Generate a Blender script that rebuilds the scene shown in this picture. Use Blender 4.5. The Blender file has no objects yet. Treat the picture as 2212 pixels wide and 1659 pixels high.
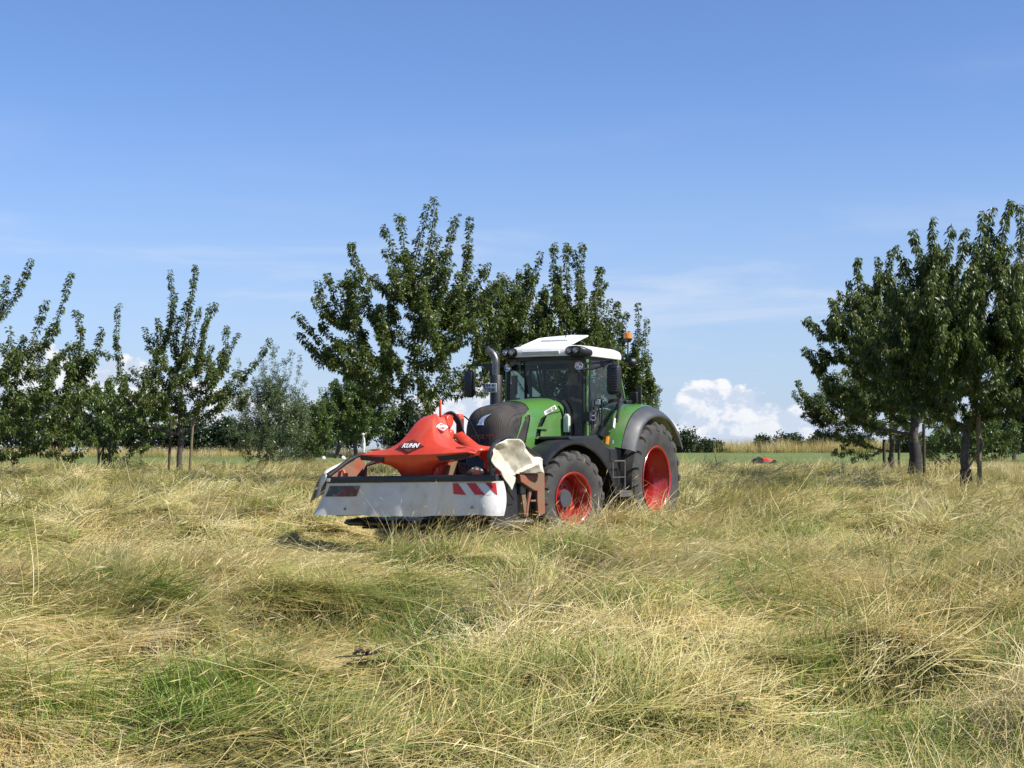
import bpy, bmesh, math, random
import numpy as np
from mathutils import Vector, Matrix, Euler
S = bpy.context.scene
R = math.radians
random.seed(7)
rng = np.random.default_rng(7)

# ------------------------------------------------------------------ camera
cam = bpy.data.cameras.new('camera'); camo = bpy.data.objects.new('camera', cam)
S.collection.objects.link(camo); S.camera = camo
cam.sensor_width = 36; cam.lens = 36 * 3200 / 2212
cam.clip_end = 8000; cam.clip_start = .1
camo.location = (0, 0, 1.52)
camo.rotation_euler = (R(90) + math.atan(148 / 3200), 0, 0)

# ------------------------------------------------------------------ light
SUN_EL, SUN_AZ = 47.0, 115.0        # azimuth clockwise from +Y (view direction)
w = bpy.data.worlds.new('World'); S.world = w; w.use_nodes = True
S.view_settings.view_transform = 'Standard'; S.view_settings.look = 'None'
S.view_settings.exposure = 0.60; S.view_settings.gamma = 1.0
S.view_settings.use_curve_mapping = False
sd = Vector((math.sin(R(SUN_AZ)) * math.cos(R(SUN_EL)), math.cos(R(SUN_AZ)) * math.cos(R(SUN_EL)), math.sin(R(SUN_EL))))
sl = bpy.data.lights.new('sun', 'SUN'); sl.energy = 5.0; sl.angle = R(.5); sl.color = (1, .955, .87)
slo = bpy.data.objects.new('sun', sl); S.collection.objects.link(slo)
slo.rotation_euler = sd.to_track_quat('Z', 'Y').to_euler()

def build_world():
    nt = w.node_tree; N = nt.nodes; L = nt.links; N.clear()
    out = N.new('ShaderNodeOutputWorld'); bg = N.new('ShaderNodeBackground')
    sky = N.new('ShaderNodeTexSky'); sky.sky_type = 'NISHITA'; sky.sun_disc = False
    sky.sun_elevation = R(SUN_EL); sky.sun_rotation = R(SUN_AZ)
    sky.altitude = 0; sky.air_density = 1.0; sky.dust_density = .35; sky.ozone_density = 2.2
    bg.inputs['Strength'].default_value = .098
    def math_(op, a, b=None, c=None, clamp=False):
        n = N.new('ShaderNodeMath'); n.operation = op; n.use_clamp = clamp
        for i, v in enumerate((a, b, c)):
            if v is None: continue
            if isinstance(v, (int, float)): n.inputs[i].default_value = v
            else: L.new(v, n.inputs[i])
        return n.outputs[0]
    tc = N.new('ShaderNodeTexCoord'); sep = N.new('ShaderNodeSeparateXYZ'); L.new(tc.outputs['Generated'], sep.inputs[0])
    az = math_('ARCTAN2', sep.outputs[0], sep.outputs[1])        # 0 = straight ahead, + to the right
    el = math_('ARCSINE', sep.outputs[2])
    def vec(sx, sy, off=0.):
        c = N.new('ShaderNodeCombineXYZ'); L.new(math_('MULTIPLY', az, sx), c.inputs[0]); L.new(math_('MULTIPLY', el, sy), c.inputs[1]); c.inputs[2].default_value = off
        return c.outputs[0]
    def noise(v, sc, det, rough=.55, dist=0.):
        n = N.new('ShaderNodeTexNoise'); L.new(v, n.inputs['Vector']); n.inputs['Scale'].default_value = sc
        n.inputs['Detail'].default_value = det; n.inputs['Roughness'].default_value = rough; n.inputs['Distortion'].default_value = dist
        return n.outputs['Fac']
    def mapr(v, a, b, c=0., d=1., smooth=True):
        n = N.new('ShaderNodeMapRange'); n.interpolation_type = 'SMOOTHSTEP' if smooth else 'LINEAR'
        L.new(v, n.inputs[0])
        for i, q in enumerate((a, b, c, d)): n.inputs[i + 1].default_value = q
        return n.outputs[0]
    # cumulus lobes: (azimuth deg, elevation deg, radius az, radius el)
    lobes = [(7.5, 1.75, 1.15, 1.0), (8.3, 1.25, 1.5, 1.2), (9.5, .95, 1.4, .95), (10.9, .8, 1.2, .85), (12.2, .5, 1.4, .75), (8.8, .2, 2.6, .8),
             (5.5, .75, .9, .7), (4.6, .9, .8, .75), (12.9, .5, 1.3, .6),
             (-14.6, 2.6, 1.1, .8), (-16.0, 2.2, 1.5, .9), (-17.9, 2.6, 1.5, 1.2), (-12.6, 1.9, 1.4, .8), (-11., 1.6, 1.2, .7), (-13.6, 1.2, 3.2, 1.2), (-9.2, 1.3, 1.3, .8), (-6.6, 1.1, 1.3, .7),
             (-3.2, 1.3, 1.6, .9), (-1.4, 1.9, 1.0, .9), (24, 2.2, 2.2, 1.8), (29, 1.6, 4., 1.4), (-26, 3.6, 3.2, 2.4), (-33, 2., 4., 1.6)]
    dist = None
    for a, e, ra, re in lobes:
        u = math_('DIVIDE', math_('SUBTRACT', az, R(a)), R(ra)); v = math_('DIVIDE', math_('SUBTRACT', el, R(e)), R(re))
        d = math_('ADD', math_('MULTIPLY', u, u), math_('MULTIPLY', v, v))
        d = math_('SUBTRACT', 1.0, math_('SQRT', d))
        dist = d if dist is None else math_('SMOOTH_MAX', dist, d, .25)
    # general far cumulus bank elsewhere round the horizon (behind and beside the camera)
    back = math_('SUBTRACT', mapr(noise(vec(2.2, 5., 3.), 1.6, 3), .35, .75, -1.2, .7), math_('MULTIPLY', math_('ABSOLUTE', math_('SUBTRACT', el, R(4))), 9.))
    back = math_('SUBTRACT', back, mapr(math_('ABSOLUTE', az), R(32), R(50), 3., 0.))
    dist = math_('MAXIMUM', dist, back)
    n1 = noise(vec(1., 1.25), 42, 7, .62, .3); n2 = noise(vec(1., 1.25, 2.), 95, 6, .6, .6)
    pert = math_('ADD', math_('MULTIPLY', math_('SUBTRACT', n1, .5), 1.15), math_('MULTIPLY', math_('SUBTRACT', n2, .5), .55))
    body = math_('ADD', dist, pert)
    cov = mapr(body, -.16, .02)
    cov = math_('MULTIPLY', cov, mapr(el, R(-.6), R(1.1), .7, 1.))
    # billow shade: compare the density with itself shifted towards the sun side
    n1s = noise(vec(1., 1.25, 0.), 42, 7, .62, .3)
    sh = N.new('ShaderNodeVectorMath'); sh.operation = 'ADD'; L.new(vec(1., 1.25), sh.inputs[0]); sh.inputs[1].default_value = (.006, .009, 0)
    nsh = noise(sh.outputs[0], 42, 7, .62, .3)
    lit = mapr(math_('SUBTRACT', n1, nsh), -.1, .1, .0, 1.)
    core = mapr(body, .0, .9, .0, .35)
    lit = math_('SUBTRACT', lit, math_('MULTIPLY', core, mapr(el, R(.3), R(2.), 1.2, .3)), clamp=True)
    mixc = N.new('ShaderNodeMix'); mixc.data_type = 'RGBA'; L.new(math_('MULTIPLY', lit, 1.), mixc.inputs['Factor'])
    K = 1 / .112
    mixc.inputs[6].default_value = (.47 * K, .54 * K, .66 * K, 1); mixc.inputs[7].default_value = (.72 * K, .73 * K, .745 * K, 1)
    # thin veils of high cloud
    v1 = noise(vec(.75, 5.5, 5.), 6.5, 6, .55, .5)
    veil = math_('MULTIPLY', mapr(v1, .46, .75, 0., .62), math_('MULTIPLY', mapr(el, R(10.5), R(5.2), 0., 1.), mapr(el, R(-2), R(1.5), .3, 1.)))
    v2 = noise(vec(1., 4., 9.), 3.2, 4, .5)
    veil = math_('ADD', veil, math_('MULTIPLY', mapr(v2, .52, .75, 0., .2), mapr(el, R(26), R(9), 0., .6)), clamp=True)
    haze = mapr(el, R(15), R(-1), 0., .62)
    # gentle colour correction of the clear sky towards the photograph's deeper blue
    tint = N.new('ShaderNodeMix'); tint.data_type = 'RGBA'; tint.blend_type = 'MULTIPLY'; tint.inputs['Factor'].default_value = 1.
    L.new(sky.outputs[0], tint.inputs[6]); tint.inputs[7].default_value = (.67, .80, 1.08, 1)
    m0 = N.new('ShaderNodeMix'); m0.data_type = 'RGBA'; L.new(haze, m0.inputs['Factor']); L.new(tint.outputs[2], m0.inputs[6]); m0.inputs[7].default_value = (.385 * K, .47 * K, .63 * K, 1)
    m1 = N.new('ShaderNodeMix'); m1.data_type = 'RGBA'; L.new(veil, m1.inputs['Factor']); L.new(m0.outputs[2], m1.inputs[6]); m1.inputs[7].default_value = (.55 * K, .60 * K, .71 * K, 1)
    m2 = N.new('ShaderNodeMix'); m2.data_type = 'RGBA'; L.new(cov, m2.inputs['Factor']); L.new(m1.outputs[2], m2.inputs[6]); L.new(mixc.outputs[2], m2.inputs[7])
    L.new(m2.outputs[2], bg.inputs[0]); L.new(bg.outputs[0], out.inputs[0])
    w.cycles.sampling_method = 'AUTOMATIC'
build_world()

# ------------------------------------------------------------------ helpers
def link(o): S.collection.objects.link(o); return o
def mesh_np(name, V, F, mat=None, smooth=False):
    """V (n,3), F (m,k) uniform faces"""
    V = np.asarray(V, dtype=np.float32); F = np.asarray(F, dtype=np.int32)
    me = bpy.data.meshes.new(name); me.vertices.add(len(V)); me.vertices.foreach_set('co', V.ravel())
    k = F.shape[1]; me.loops.add(F.size); me.loops.foreach_set('vertex_index', F.ravel())
    me.polygons.add(len(F)); me.polygons.foreach_set('loop_start', np.arange(0, F.size, k, dtype=np.int32))
    me.polygons.foreach_set('loop_total', np.full(len(F), k, dtype=np.int32))
    if smooth: me.polygons.foreach_set('use_smooth', np.ones(len(F), dtype=bool))
    me.update(calc_edges=True); me.validate()
    if mat: me.materials.append(mat)
    return me
def add(name, V, F, mat, parent=None, smooth=True, angle=35, bevel=0, subsurf=0, segs=2):
    me = bpy.data.meshes.new(name); me.from_pydata([tuple(v) for v in V], [], [tuple(f) for f in F]); me.update()
    bm = bmesh.new(); bm.from_mesh(me); bmesh.ops.recalc_face_normals(bm, faces=bm.faces); bm.to_mesh(me); bm.free()
    if smooth:
        me.shade_smooth(); me.set_sharp_from_angle(angle=R(angle))
    if mat: me.materials.append(mat)
    o = link(bpy.data.objects.new(name, me))
    if parent: o.parent = parent
    if bevel:
        m = o.modifiers.new('bevel', 'BEVEL'); m.width = bevel; m.segments = segs; m.limit_method = 'ANGLE'; m.angle_limit = R(40)
        m.harden_normals = False
    if subsurf:
        m = o.modifiers.new('sub', 'SUBSURF'); m.levels = m.render_levels = subsurf
    return o
def tag(o, label, cat=None, group=None, kind=None):
    if label: o['label'] = label
    if cat: o['category'] = cat
    if group: o['group'] = group
    if kind: o['kind'] = kind
    return o
def thing(name, label, cat, loc=(0, 0, 0), rotz=0., group=None):
    o = link(bpy.data.objects.new(name, None)); o.location = loc; o.rotation_euler = (0, 0, rotz); o.empty_display_size = .2
    return tag(o, label, cat, group)
class MB:
    def __init__(s): s.V = []; s.F = []
    def grid(s, rows, closed=False, cap=False):
        b = len(s.V); n = len(rows[0])
        for r in rows: s.V += [tuple(p) for p in r]
        for i in range(len(rows) - 1):
            for j in range(n if closed else n - 1):
                k = (j + 1) % n
                s.F.append((b + i * n + j, b + i * n + k, b + (i + 1) * n + k, b + (i + 1) * n + j))
        if cap:
            s.F.append(tuple(b + j for j in range(n))); s.F.append(tuple(b + (len(rows) - 1) * n + j for j in reversed(range(n))))
        return s
    def box(s, c, d, rot=None):
        b = len(s.V); hx, hy, hz = d[0] / 2, d[1] / 2, d[2] / 2
        for z in (-hz, hz):
            for x, y in ((-hx, -hy), (hx, -hy), (hx, hy), (-hx, hy)):
                v = Vector((x, y, z))
                if rot: v = rot @ v
                s.V.append((v.x + c[0], v.y + c[1], v.z + c[2]))
        s.F += [tuple(b + i for i in f) for f in ((3, 2, 1, 0), (4, 5, 6, 7), (0, 1, 5, 4), (1, 2, 6, 5), (2, 3, 7, 6), (3, 0, 4, 7))]
        return s
    def prism(s, pts, a0, a1, axis=1):
        """pts 2-D polygon in the other two axes, extruded along axis"""
        b = len(s.V); n = len(pts)
        def mk(p, a):
            q = [0, 0, 0]; o = [i for i in range(3) if i != axis]; q[o[0]] = p[0]; q[o[1]] = p[1]; q[axis] = a; return tuple(q)
        s.V += [mk(p, a0) for p in pts] + [mk(p, a1) for p in pts]
        s.F.append(tuple(b + i for i in range(n))); s.F.append(tuple(b + n + i for i in reversed(range(n))))
        for i in range(n):
            j = (i + 1) % n; s.F.append((b + i, b + n + i, b + n + j, b + j))
        return s
    def tube(s, path, r, n=8, cap=True):
        P = [Vector(p) for p in path]; rows = []
        rr = r if isinstance(r, (list, tuple)) else [r] * len(P)
        nrm = None
        for i, p in enumerate(P):
            t = (P[min(i + 1, len(P) - 1)] - P[max(i - 1, 0)]).normalized()
            if nrm is None:
                nrm = t.orthogonal().normalized()
            else:
                nrm = (nrm - t * nrm.dot(t)).normalized()
            bn = t.cross(nrm)
            rows.append([p + (nrm * math.cos(2 * math.pi * k / n) + bn * math.sin(2 * math.pi * k / n)) * rr[i] for k in range(n)])
        return s.grid(rows, closed=True, cap=cap)
    def revolve(s, prof, n=48, axis='y', c=(0, 0, 0), a0=0, a1=2 * math.pi):
        """prof: (along axis, radius)"""
        rows = []; full = abs(a1 - a0 - 2 * math.pi) < 1e-6; m = n if full else n + 1
        for k in range(m):
            a = a0 + (a1 - a0) * k / n; ca, sa = math.cos(a), math.sin(a)
            row = []
            for h, r in prof:
                if axis == 'y': row.append((c[0] + r * ca, c[1] + h, c[2] + r * sa))
                elif axis == 'z': row.append((c[0] + r * ca, c[1] + r * sa, c[2] + h))
                else: row.append((c[0] + h, c[1] + r * ca, c[2] + r * sa))
            rows.append(row)
        if full: rows.append(rows[0])
        b = len(s.V); npf = len(prof)
        for r in rows[:m]: s.V += r
        for i in range(m if full else m - 1):
            i2 = (i + 1) % m
            for j in range(npf - 1):
                s.F.append((b + i * npf + j, b + i * npf + j + 1, b + i2 * npf + j + 1, b + i2 * npf + j))
        return s
    def build(s, name, mat, parent=None, **k):
        return add(name, s.V, s.F, mat, parent, **k)
def smooth_path(pts, n=6):
    P = [Vector(p) for p in pts]; out = []
    for i in range(len(P) - 1):
        p0 = P[max(i - 1, 0)]; p1 = P[i]; p2 = P[i + 1]; p3 = P[min(i + 2, len(P) - 1)]
        for k in range(n):
            t = k / n
            out.append(.5 * ((2 * p1) + (-p0 + p2) * t + (2 * p0 - 5 * p1 + 4 * p2 - p3) * t * t + (-p0 + 3 * p1 - 3 * p2 + p3) * t ** 3))
    out.append(P[-1]); return out

# ---- materials
def mat(name, col, rough=.6, metal=0., col2=None, nscale=6., ndet=5, bump=0., bscale=60., coat=0., spec=.5, dust=None, dscale=3., dlo=.5, dhi=.75, nlo=.35, nhi=.65, trans=0., coords='Object'):
    m = bpy.data.materials.new(name); m.use_nodes = True; nt = m.node_tree; N = nt.nodes; L = nt.links
    p = N['Principled BSDF']; p.inputs['Roughness'].default_value = rough; p.inputs['Metallic'].default_value = metal
    p.inputs['Coat Weight'].default_value = coat; p.inputs['Coat Roughness'].default_value = .12
    p.inputs['Specular IOR Level'].default_value = spec
    tc = N.new('ShaderNodeTexCoord'); src = tc.outputs[coords]
    c = None
    def nz(sc, det=5.):
        n = N.new('ShaderNodeTexNoise'); L.new(src, n.inputs['Vector']); n.inputs['Scale'].default_value = sc; n.inputs['Detail'].default_value = det; n.inputs['Roughness'].default_value = .62
        return n.outputs['Fac']
    def mr(v, a, b):
        n = N.new('ShaderNodeMapRange'); L.new(v, n.inputs[0]); n.inputs[1].default_value = a; n.inputs[2].default_value = b; return n.outputs[0]
    def mx(f, a, b):
        n = N.new('ShaderNodeMix'); n.data_type = 'RGBA'
        L.new(f, n.inputs['Factor'])
        for i, q in ((6, a), (7, b)):
            if isinstance(q, tuple): n.inputs[i].default_value = (*q, 1)
            else: L.new(q, n.inputs[i])
        return n.outputs[2]
    if col2 is None: col2 = tuple(x * .8 for x in col)
    c = mx(mr(nz(nscale, ndet), nlo, nhi), col, col2)
    if dust:
        f = mr(nz(dscale, 8), dlo, dhi); c = mx(f, c, dust)
        rr = N.new('ShaderNodeMapRange'); L.new(f, rr.inputs[0]); rr.inputs[3].default_value = rough; rr.inputs[4].default_value = min(1, rough + .4); L.new(rr.outputs[0], p.inputs['Roughness'])
    L.new(c, p.inputs['Base Color'])
    if bump:
        b = N.new('ShaderNodeBump'); b.inputs['Strength'].default_value = bump; b.inputs['Distance'].default_value = .02
        L.new(nz(bscale, 4), b.inputs['Height']); L.new(b.outputs[0], p.inputs['Normal'])
    if trans:
        t = N.new('ShaderNodeBsdfTranslucent'); L.new(c, t.inputs[0]); ms = N.new('ShaderNodeMixShader'); ms.inputs[0].default_value = trans
        L.new(p.outputs[0], ms.inputs[1]); L.new(t.outputs[0], ms.inputs[2]); L.new(ms.outputs[0], N['Material Output'].inputs[0])
    return m
DUST = (.16, .12, .075)
M = {}
M['green'] = mat('green_paint', (.072, .195, .036), .32, coat=.45, col2=(.064, .172, .033), nscale=3, dust=(.15, .17, .085), dscale=2.3, dlo=.46, dhi=.85)
M['roof'] = mat('white_roof_plastic', (.80, .79, .74), .35, col2=(.74, .73, .67), coat=.2, dust=(.55, .5, .38), dscale=5, dlo=.62, dhi=.9)
M['black'] = mat('black_plastic', (.012, .0125, .014), .42, col2=(.018, .018, .018), dust=(.045, .038, .03), dscale=4, dlo=.5, dhi=.95)
M['dkgrey'] = mat('charcoal_plastic', (.062, .066, .073), .45, col2=(.052, .055, .06), dust=(.12, .11, .095), dscale=2, dlo=.5, dhi=.9)
M['grille'] = mat('dusty_black_mesh', (.014, .013, .013), .6, col2=(.024, .021, .018), nscale=5, dust=(.055, .043, .033), dscale=2.5, dlo=.42, dhi=.75)
M['tyre'] = mat('tyre_rubber', (.030, .030, .030), .78, col2=(.045, .043, .04), nscale=8, dust=(.085, .075, .06), dscale=3.2, dlo=.42, dhi=.78, bump=.25, bscale=90)
M['rim'] = mat('red_wheel_paint', (.36, .016, .014), .34, col2=(.30, .015, .013), coat=.4, dust=(.23, .06, .042), dscale=6, dlo=.5, dhi=.85)
M['red'] = mat('orange_red_paint', (.66, .062, .026), .40, col2=(.58, .052, .022), coat=.2, dust=(.42, .13, .07), dscale=3.5, dlo=.5, dhi=.85)
M['rust'] = mat('worn_orange_paint', (.36, .055, .02), .6, col2=(.28, .05, .02), dust=(.17, .11, .065), dscale=5, dlo=.34, dhi=.52)
M['grime'] = mat('grimy_red_panel', (.16, .03, .015), .75, col2=(.07, .022, .014), nscale=14, dust=(.10, .065, .04), dscale=8, dlo=.5, dhi=.7)
M['steel'] = mat('dull_steel', (.22, .21, .19), .45, metal=.6, col2=(.15, .13, .11), dust=DUST, dscale=9, dlo=.5, dhi=.7)
M['chrome'] = mat('lamp_reflector', (.75, .76, .78), .12, metal=.9, col2=(.6, .6, .62))
M['grey_tarp'] = mat('grey_tarpaulin', (.64, .63, .58), .6, col2=(.56, .545, .49), nscale=4, dust=(.30, .26, .19), dscale=3.2, dlo=.52, dhi=.9, bump=.12, bscale=12)
M['white_tarp'] = mat('dirty_white_tarpaulin', (.62, .59, .49), .65, col2=(.54, .49, .37), nscale=3.5, dust=(.27, .215, .13), dscale=3.6, dlo=.48, dhi=.70, bump=.06, bscale=25)
M['white'] = mat('white_paint', (.78, .78, .76), .4, col2=(.7, .7, .68))
M['redprint'] = mat('red_reflective_film', (.52, .02, .02), .35, col2=(.45, .02, .02))
M['silver'] = mat('silver_emblem', (.60, .66, .74), .25, metal=.35, col2=(.45, .53, .66))
M['redletter'] = mat('dull_red_lettering', (.36, .05, .05), .4, col2=(.12, .03, .03))
M['platewhite'] = mat('number_plate_white', (.62, .64, .62), .4, col2=(.55, .57, .54))
M['plateblue'] = mat('number_plate_blue', (.01, .05, .3), .4)
M['ink'] = mat('black_ink', (.012, .012, .012), .5)
M['amber'] = mat('amber_plastic', (.75, .27, .01), .2, col2=(.6, .2, .01), coat=.4)
M['sleeve'] = mat('exhaust_heat_shield', (.035, .035, .036), .5, metal=.3, col2=(.02, .02, .02), nscale=60)
M['pipe'] = mat('exhaust_pipe_steel', (.20, .195, .19), .38, metal=.8, col2=(.13, .12, .11), nscale=10)
M['skin'] = mat('skin', (.50, .29, .20), .5, col2=(.44, .24, .16))
M['navy'] = mat('dark_navy_cloth', (.015, .018, .03), .85, col2=(.02, .022, .035))
M['shorts'] = mat('grey_cloth', (.05, .055, .05), .9)
M['whitecloth'] = mat('white_cloth', (.75, .75, .74), .85, col2=(.68, .68, .68))
M['redcloth'] = mat('brick_red_cloth', (.42, .09, .06), .85)
M['hair'] = mat('brown_hair', (.05, .03, .02), .8)
M['seat'] = mat('dark_seat_fabric', (.025, .026, .028), .9)
M['bark'] = mat('grey_brown_bark', (.115, .095, .075), .85, col2=(.05, .042, .034), nscale=9, bump=.9, bscale=30)
M['guard'] = mat('dark_trunk_guard', (.018, .018, .018), .8, col2=(.03, .028, .025), dust=(.07, .06, .05), dscale=6)
M['stake'] = mat('weathered_stake_wood', (.19, .15, .09), .85, col2=(.13, .10, .06), nscale=10, bump=.4)
M['stake2'] = mat('dark_stake_wood', (.07, .055, .035), .85, col2=(.045, .035, .025), nscale=10, bump=.4)
def glass_mat():
    m = bpy.data.materials.new('tinted_cab_glass'); m.use_nodes = True; nt = m.node_tree; N = nt.nodes; L = nt.links; N.clear()
    o = N.new('ShaderNodeOutputMaterial'); t = N.new('ShaderNodeBsdfTransparent'); t.inputs[0].default_value = (.50, .585, .545, 1)
    g = N.new('ShaderNodeBsdfGlossy'); g.inputs['Roughness'].default_value = .03; g.inputs[0].default_value = (.8, .85, .85, 1)
    f = N.new('ShaderNodeFresnel'); f.inputs[0].default_value = 1.45; mx = N.new('ShaderNodeMixShader')
    d = N.new('ShaderNodeBsdfDiffuse'); d.inputs[0].default_value = (.2, .2, .17, 1); mx2 = N.new('ShaderNodeMixShader')
    nz = N.new('ShaderNodeTexNoise'); nz.inputs['Scale'].default_value = 2.; nz.inputs['Detail'].default_value = 6; tc = N.new('ShaderNodeTexCoord'); L.new(tc.outputs['Object'], nz.inputs['Vector'])
    mr = N.new('ShaderNodeMapRange'); L.new(nz.outputs[0], mr.inputs[0]); mr.inputs[1].default_value = .45; mr.inputs[2].default_value = .8; mr.inputs[3].default_value = .02; mr.inputs[4].default_value = .11
    L.new(f.outputs[0], mx.inputs[0]); L.new(t.outputs[0], mx.inputs[1]); L.new(g.outputs[0], mx.inputs[2])
    L.new(mr.outputs[0], mx2.inputs[0]); L.new(mx.outputs[0], mx2.inputs[1]); L.new(d.outputs[0], mx2.inputs[2]); L.new(mx2.outputs[0], o.inputs[0])
    return m
M['glass'] = glass_mat()
def lens_mat():
    m = mat('clear_lamp_lens', (.8, .82, .84), .08, metal=.0); return m

def text(name, s, size, m, parent, fn, ext=.002, align='CENTER', shear=0., bold=0.):
    """text laid out in (u,v); fn(u,v,w) -> local point"""
    cu = bpy.data.curves.new('t', 'FONT'); cu.body = s; cu.size = size; cu.align_x = align; cu.align_y = 'CENTER'; cu.extrude = ext; cu.shear = shear; cu.offset = bold; cu.resolution_u = 3
    to = bpy.data.objects.new('t', cu); S.collection.objects.link(to)
    dg = bpy.context.evaluated_depsgraph_get(); me = bpy.data.meshes.new_from_object(to.evaluated_get(dg))
    bpy.data.objects.remove(to); bpy.data.curves.remove(cu)
    for v in me.vertices: v.co = Vector(fn(v.co.x, v.co.y, v.co.z))
    me.materials.clear(); me.materials.append(m); me.name = name
    o = link(bpy.data.objects.new(name, me)); o.parent = parent; return o

# ---- numpy noise
_perm = np.random.default_rng(3).permutation(256); _perm = np.concatenate([_perm, _perm, _perm])
def _h(ix, iy): return _perm[(_perm[ix & 255] + iy) & 511]
def pnoise(x, y):
    x = np.asarray(x, float); y = np.asarray(y, float)
    xi = np.floor(x).astype(int); yi = np.floor(y).astype(int); xf = x - xi; yf = y - yi
    u = xf ** 3 * (xf * (xf * 6 - 15) + 10); v = yf ** 3 * (yf * (yf * 6 - 15) + 10)
    def g(ix, iy, dx, dy):
        a = _h(ix, iy) * (2 * np.pi / 256); return np.cos(a) * dx + np.sin(a) * dy
    n00 = g(xi, yi, xf, yf); n10 = g(xi + 1, yi, xf - 1, yf); n01 = g(xi, yi + 1, xf, yf - 1); n11 = g(xi + 1, yi + 1, xf - 1, yf - 1)
    return ((n00 * (1 - u) + n10 * u) * (1 - v) + (n01 * (1 - u) + n11 * u) * v) * 1.4
def fbm(x, y, o=3):
    s = 0; a = 1; t = 0
    for i in range(o): s = s + a * pnoise(x * 2 ** i + 17.3 * i, y * 2 ** i - 9.1 * i); t += a; a *= .5
    return s / t

# ------------------------------------------------------------------ terrain
PSI = R(29.5); TO = np.array([1.46, 27.0])
FW = np.array([-math.sin(PSI), -math.cos(PSI)]); LF = np.array([math.cos(PSI), -math.sin(PSI)])
PD = [-50, 0, 28, 36, 46, 50, 60, 75, 110, 150, 172, 230, 420, 1000, 4000]
PZ = [0, 0, 0, .06, .24, .32, .52, .74, 1.14, 1.44, 1.45, .9, -4, -9, -12]
_xs = np.linspace(-50, 4000, 40501); _zs = np.interp(_xs, PD, PZ)
_k = np.hanning(121); _k /= _k.sum(); _zs = np.convolve(np.pad(_zs, 60, 'edge'), _k, 'valid')
def base_z(x, y):
    return np.interp(y, _xs, _zs)
def tractor_local(x, y):
    dx = x - TO[0]; dy = y - TO[1]; return dx * FW[0] + dy * FW[1], dx * LF[0] + dy * LF[1]
def sstep(a, b, t):
    t = np.clip((t - a) / (b - a), 0, 1); return t * t * (3 - 2 * t)
def hump(x, y):
    a = fbm(x * .33 + 3.1, y * .62 + 1.7, 2)
    b = pnoise(x * .9 + 40, y * 1.5 + 12)
    h = .44 * sstep(-.10, .14, a) + .16 * b + .07 * pnoise(x * 1.5 + 9, y * 2.3 - 6) + .15 * np.abs(pnoise(x * .55 - 5, y * .95 + 20)) + .03 * pnoise(x * 2.7, y * 3.4)
    far = sstep(75, 45, y) * (.12 + .88 * sstep(5.5, 9.5, np.hypot(x, y))); h = h * far * .95
    lx, ly = tractor_local(x, y)
    k = sstep(.2, 1.3, np.maximum(np.maximum(-1.6 - lx, lx - 6.3), np.abs(ly) - 1.5))
    h = h * k
    # thick swath heaped beside the wheels on the camera side
    h = h + .06 * np.exp(-((ly - 2.3) / .75) ** 2) * sstep(-1.8, -.6, lx) * sstep(6.2, 4.4, lx)
    h = h * (1 - .92 * sstep(12., 9.0, lx) * sstep(5., 6.5, lx) * sstep(3.6, 2.4, np.abs(ly))) * (1 - .5 * sstep(17., 12., lx) * sstep(5., 6.5, lx) * sstep(4., 2.4, np.abs(ly)))
    return h
def gz(x, y): return base_z(x, y) + hump(x, y)
def gz1(x, y): return float(gz(np.array([x], float), np.array([y], float))[0])
def at(px, d): return (px - 1106) / 3200 * d

def ground_material():
    m = bpy.data.materials.new('meadow_soil_and_thatch'); m.use_nodes = True; nt = m.node_tree; N = nt.nodes; L = nt.links; p = N['Principled BSDF']
    g = N.new('ShaderNodeNewGeometry')
    def nz(sc, det, off=0):
        mp = N.new('ShaderNodeMapping'); L.new(g.outputs['Position'], mp.inputs[0]); mp.inputs['Location'].default_value = (off, off, 0); mp.inputs['Scale'].default_value = (sc, sc * 1.6, sc)
        n = N.new('ShaderNodeTexNoise'); L.new(mp.outputs[0], n.inputs['Vector']); n.inputs['Scale'].default_value = 1; n.inputs['Detail'].default_value = det; n.inputs['Roughness'].default_value = .65; return n.outputs['Fac']
    r1 = N.new('ShaderNodeValToRGB'); L.new(nz(.5, 8), r1.inputs[0]); e = r1.color_ramp.elements
    e[0].position = .33; e[0].color = (.07, .09, .028, 1); e[1].position = .66; e[1].color = (.21, .165, .075, 1)
    x = e.new(.5); x.color = (.14, .135, .05, 1)
    r2 = N.new('ShaderNodeValToRGB'); L.new(nz(22, 8, 4), r2.inputs[0]); e = r2.color_ramp.elements
    e[0].position = .42; e[0].color = (.3, .3, .28, 1); e[1].position = .58; e[1].color = (1.35, 1.25, 1.05, 1)
    mx = N.new('ShaderNodeMix'); mx.data_type = 'RGBA'; mx.blend_type = 'MULTIPLY'; mx.inputs[0].default_value = 1; L.new(r1.outputs[0], mx.inputs[6]); L.new(r2.outputs[0], mx.inputs[7])
    L.new(mx.outputs[2], p.inputs['Base Color']); p.inputs['Roughness'].default_value = .95; p.inputs['Specular IOR Level'].default_value = .1
    b = N.new('ShaderNodeBump'); L.new(nz(30, 4, 9), b.inputs['Height']); b.inputs['Strength'].default_value = .8; b.inputs['Distance'].default_value = .05; L.new(b.outputs[0], p.inputs['Normal'])
    return m
def fairway_material():
    m = mat('mown_fairway_turf', (.125, .165, .05), .9, col2=(.105, .145, .042), nscale=.35, ndet=6, bump=.3, bscale=8., spec=.1, dust=(.165, .175, .065), dscale=.12, dlo=.45, dhi=.7)
    return m
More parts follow.
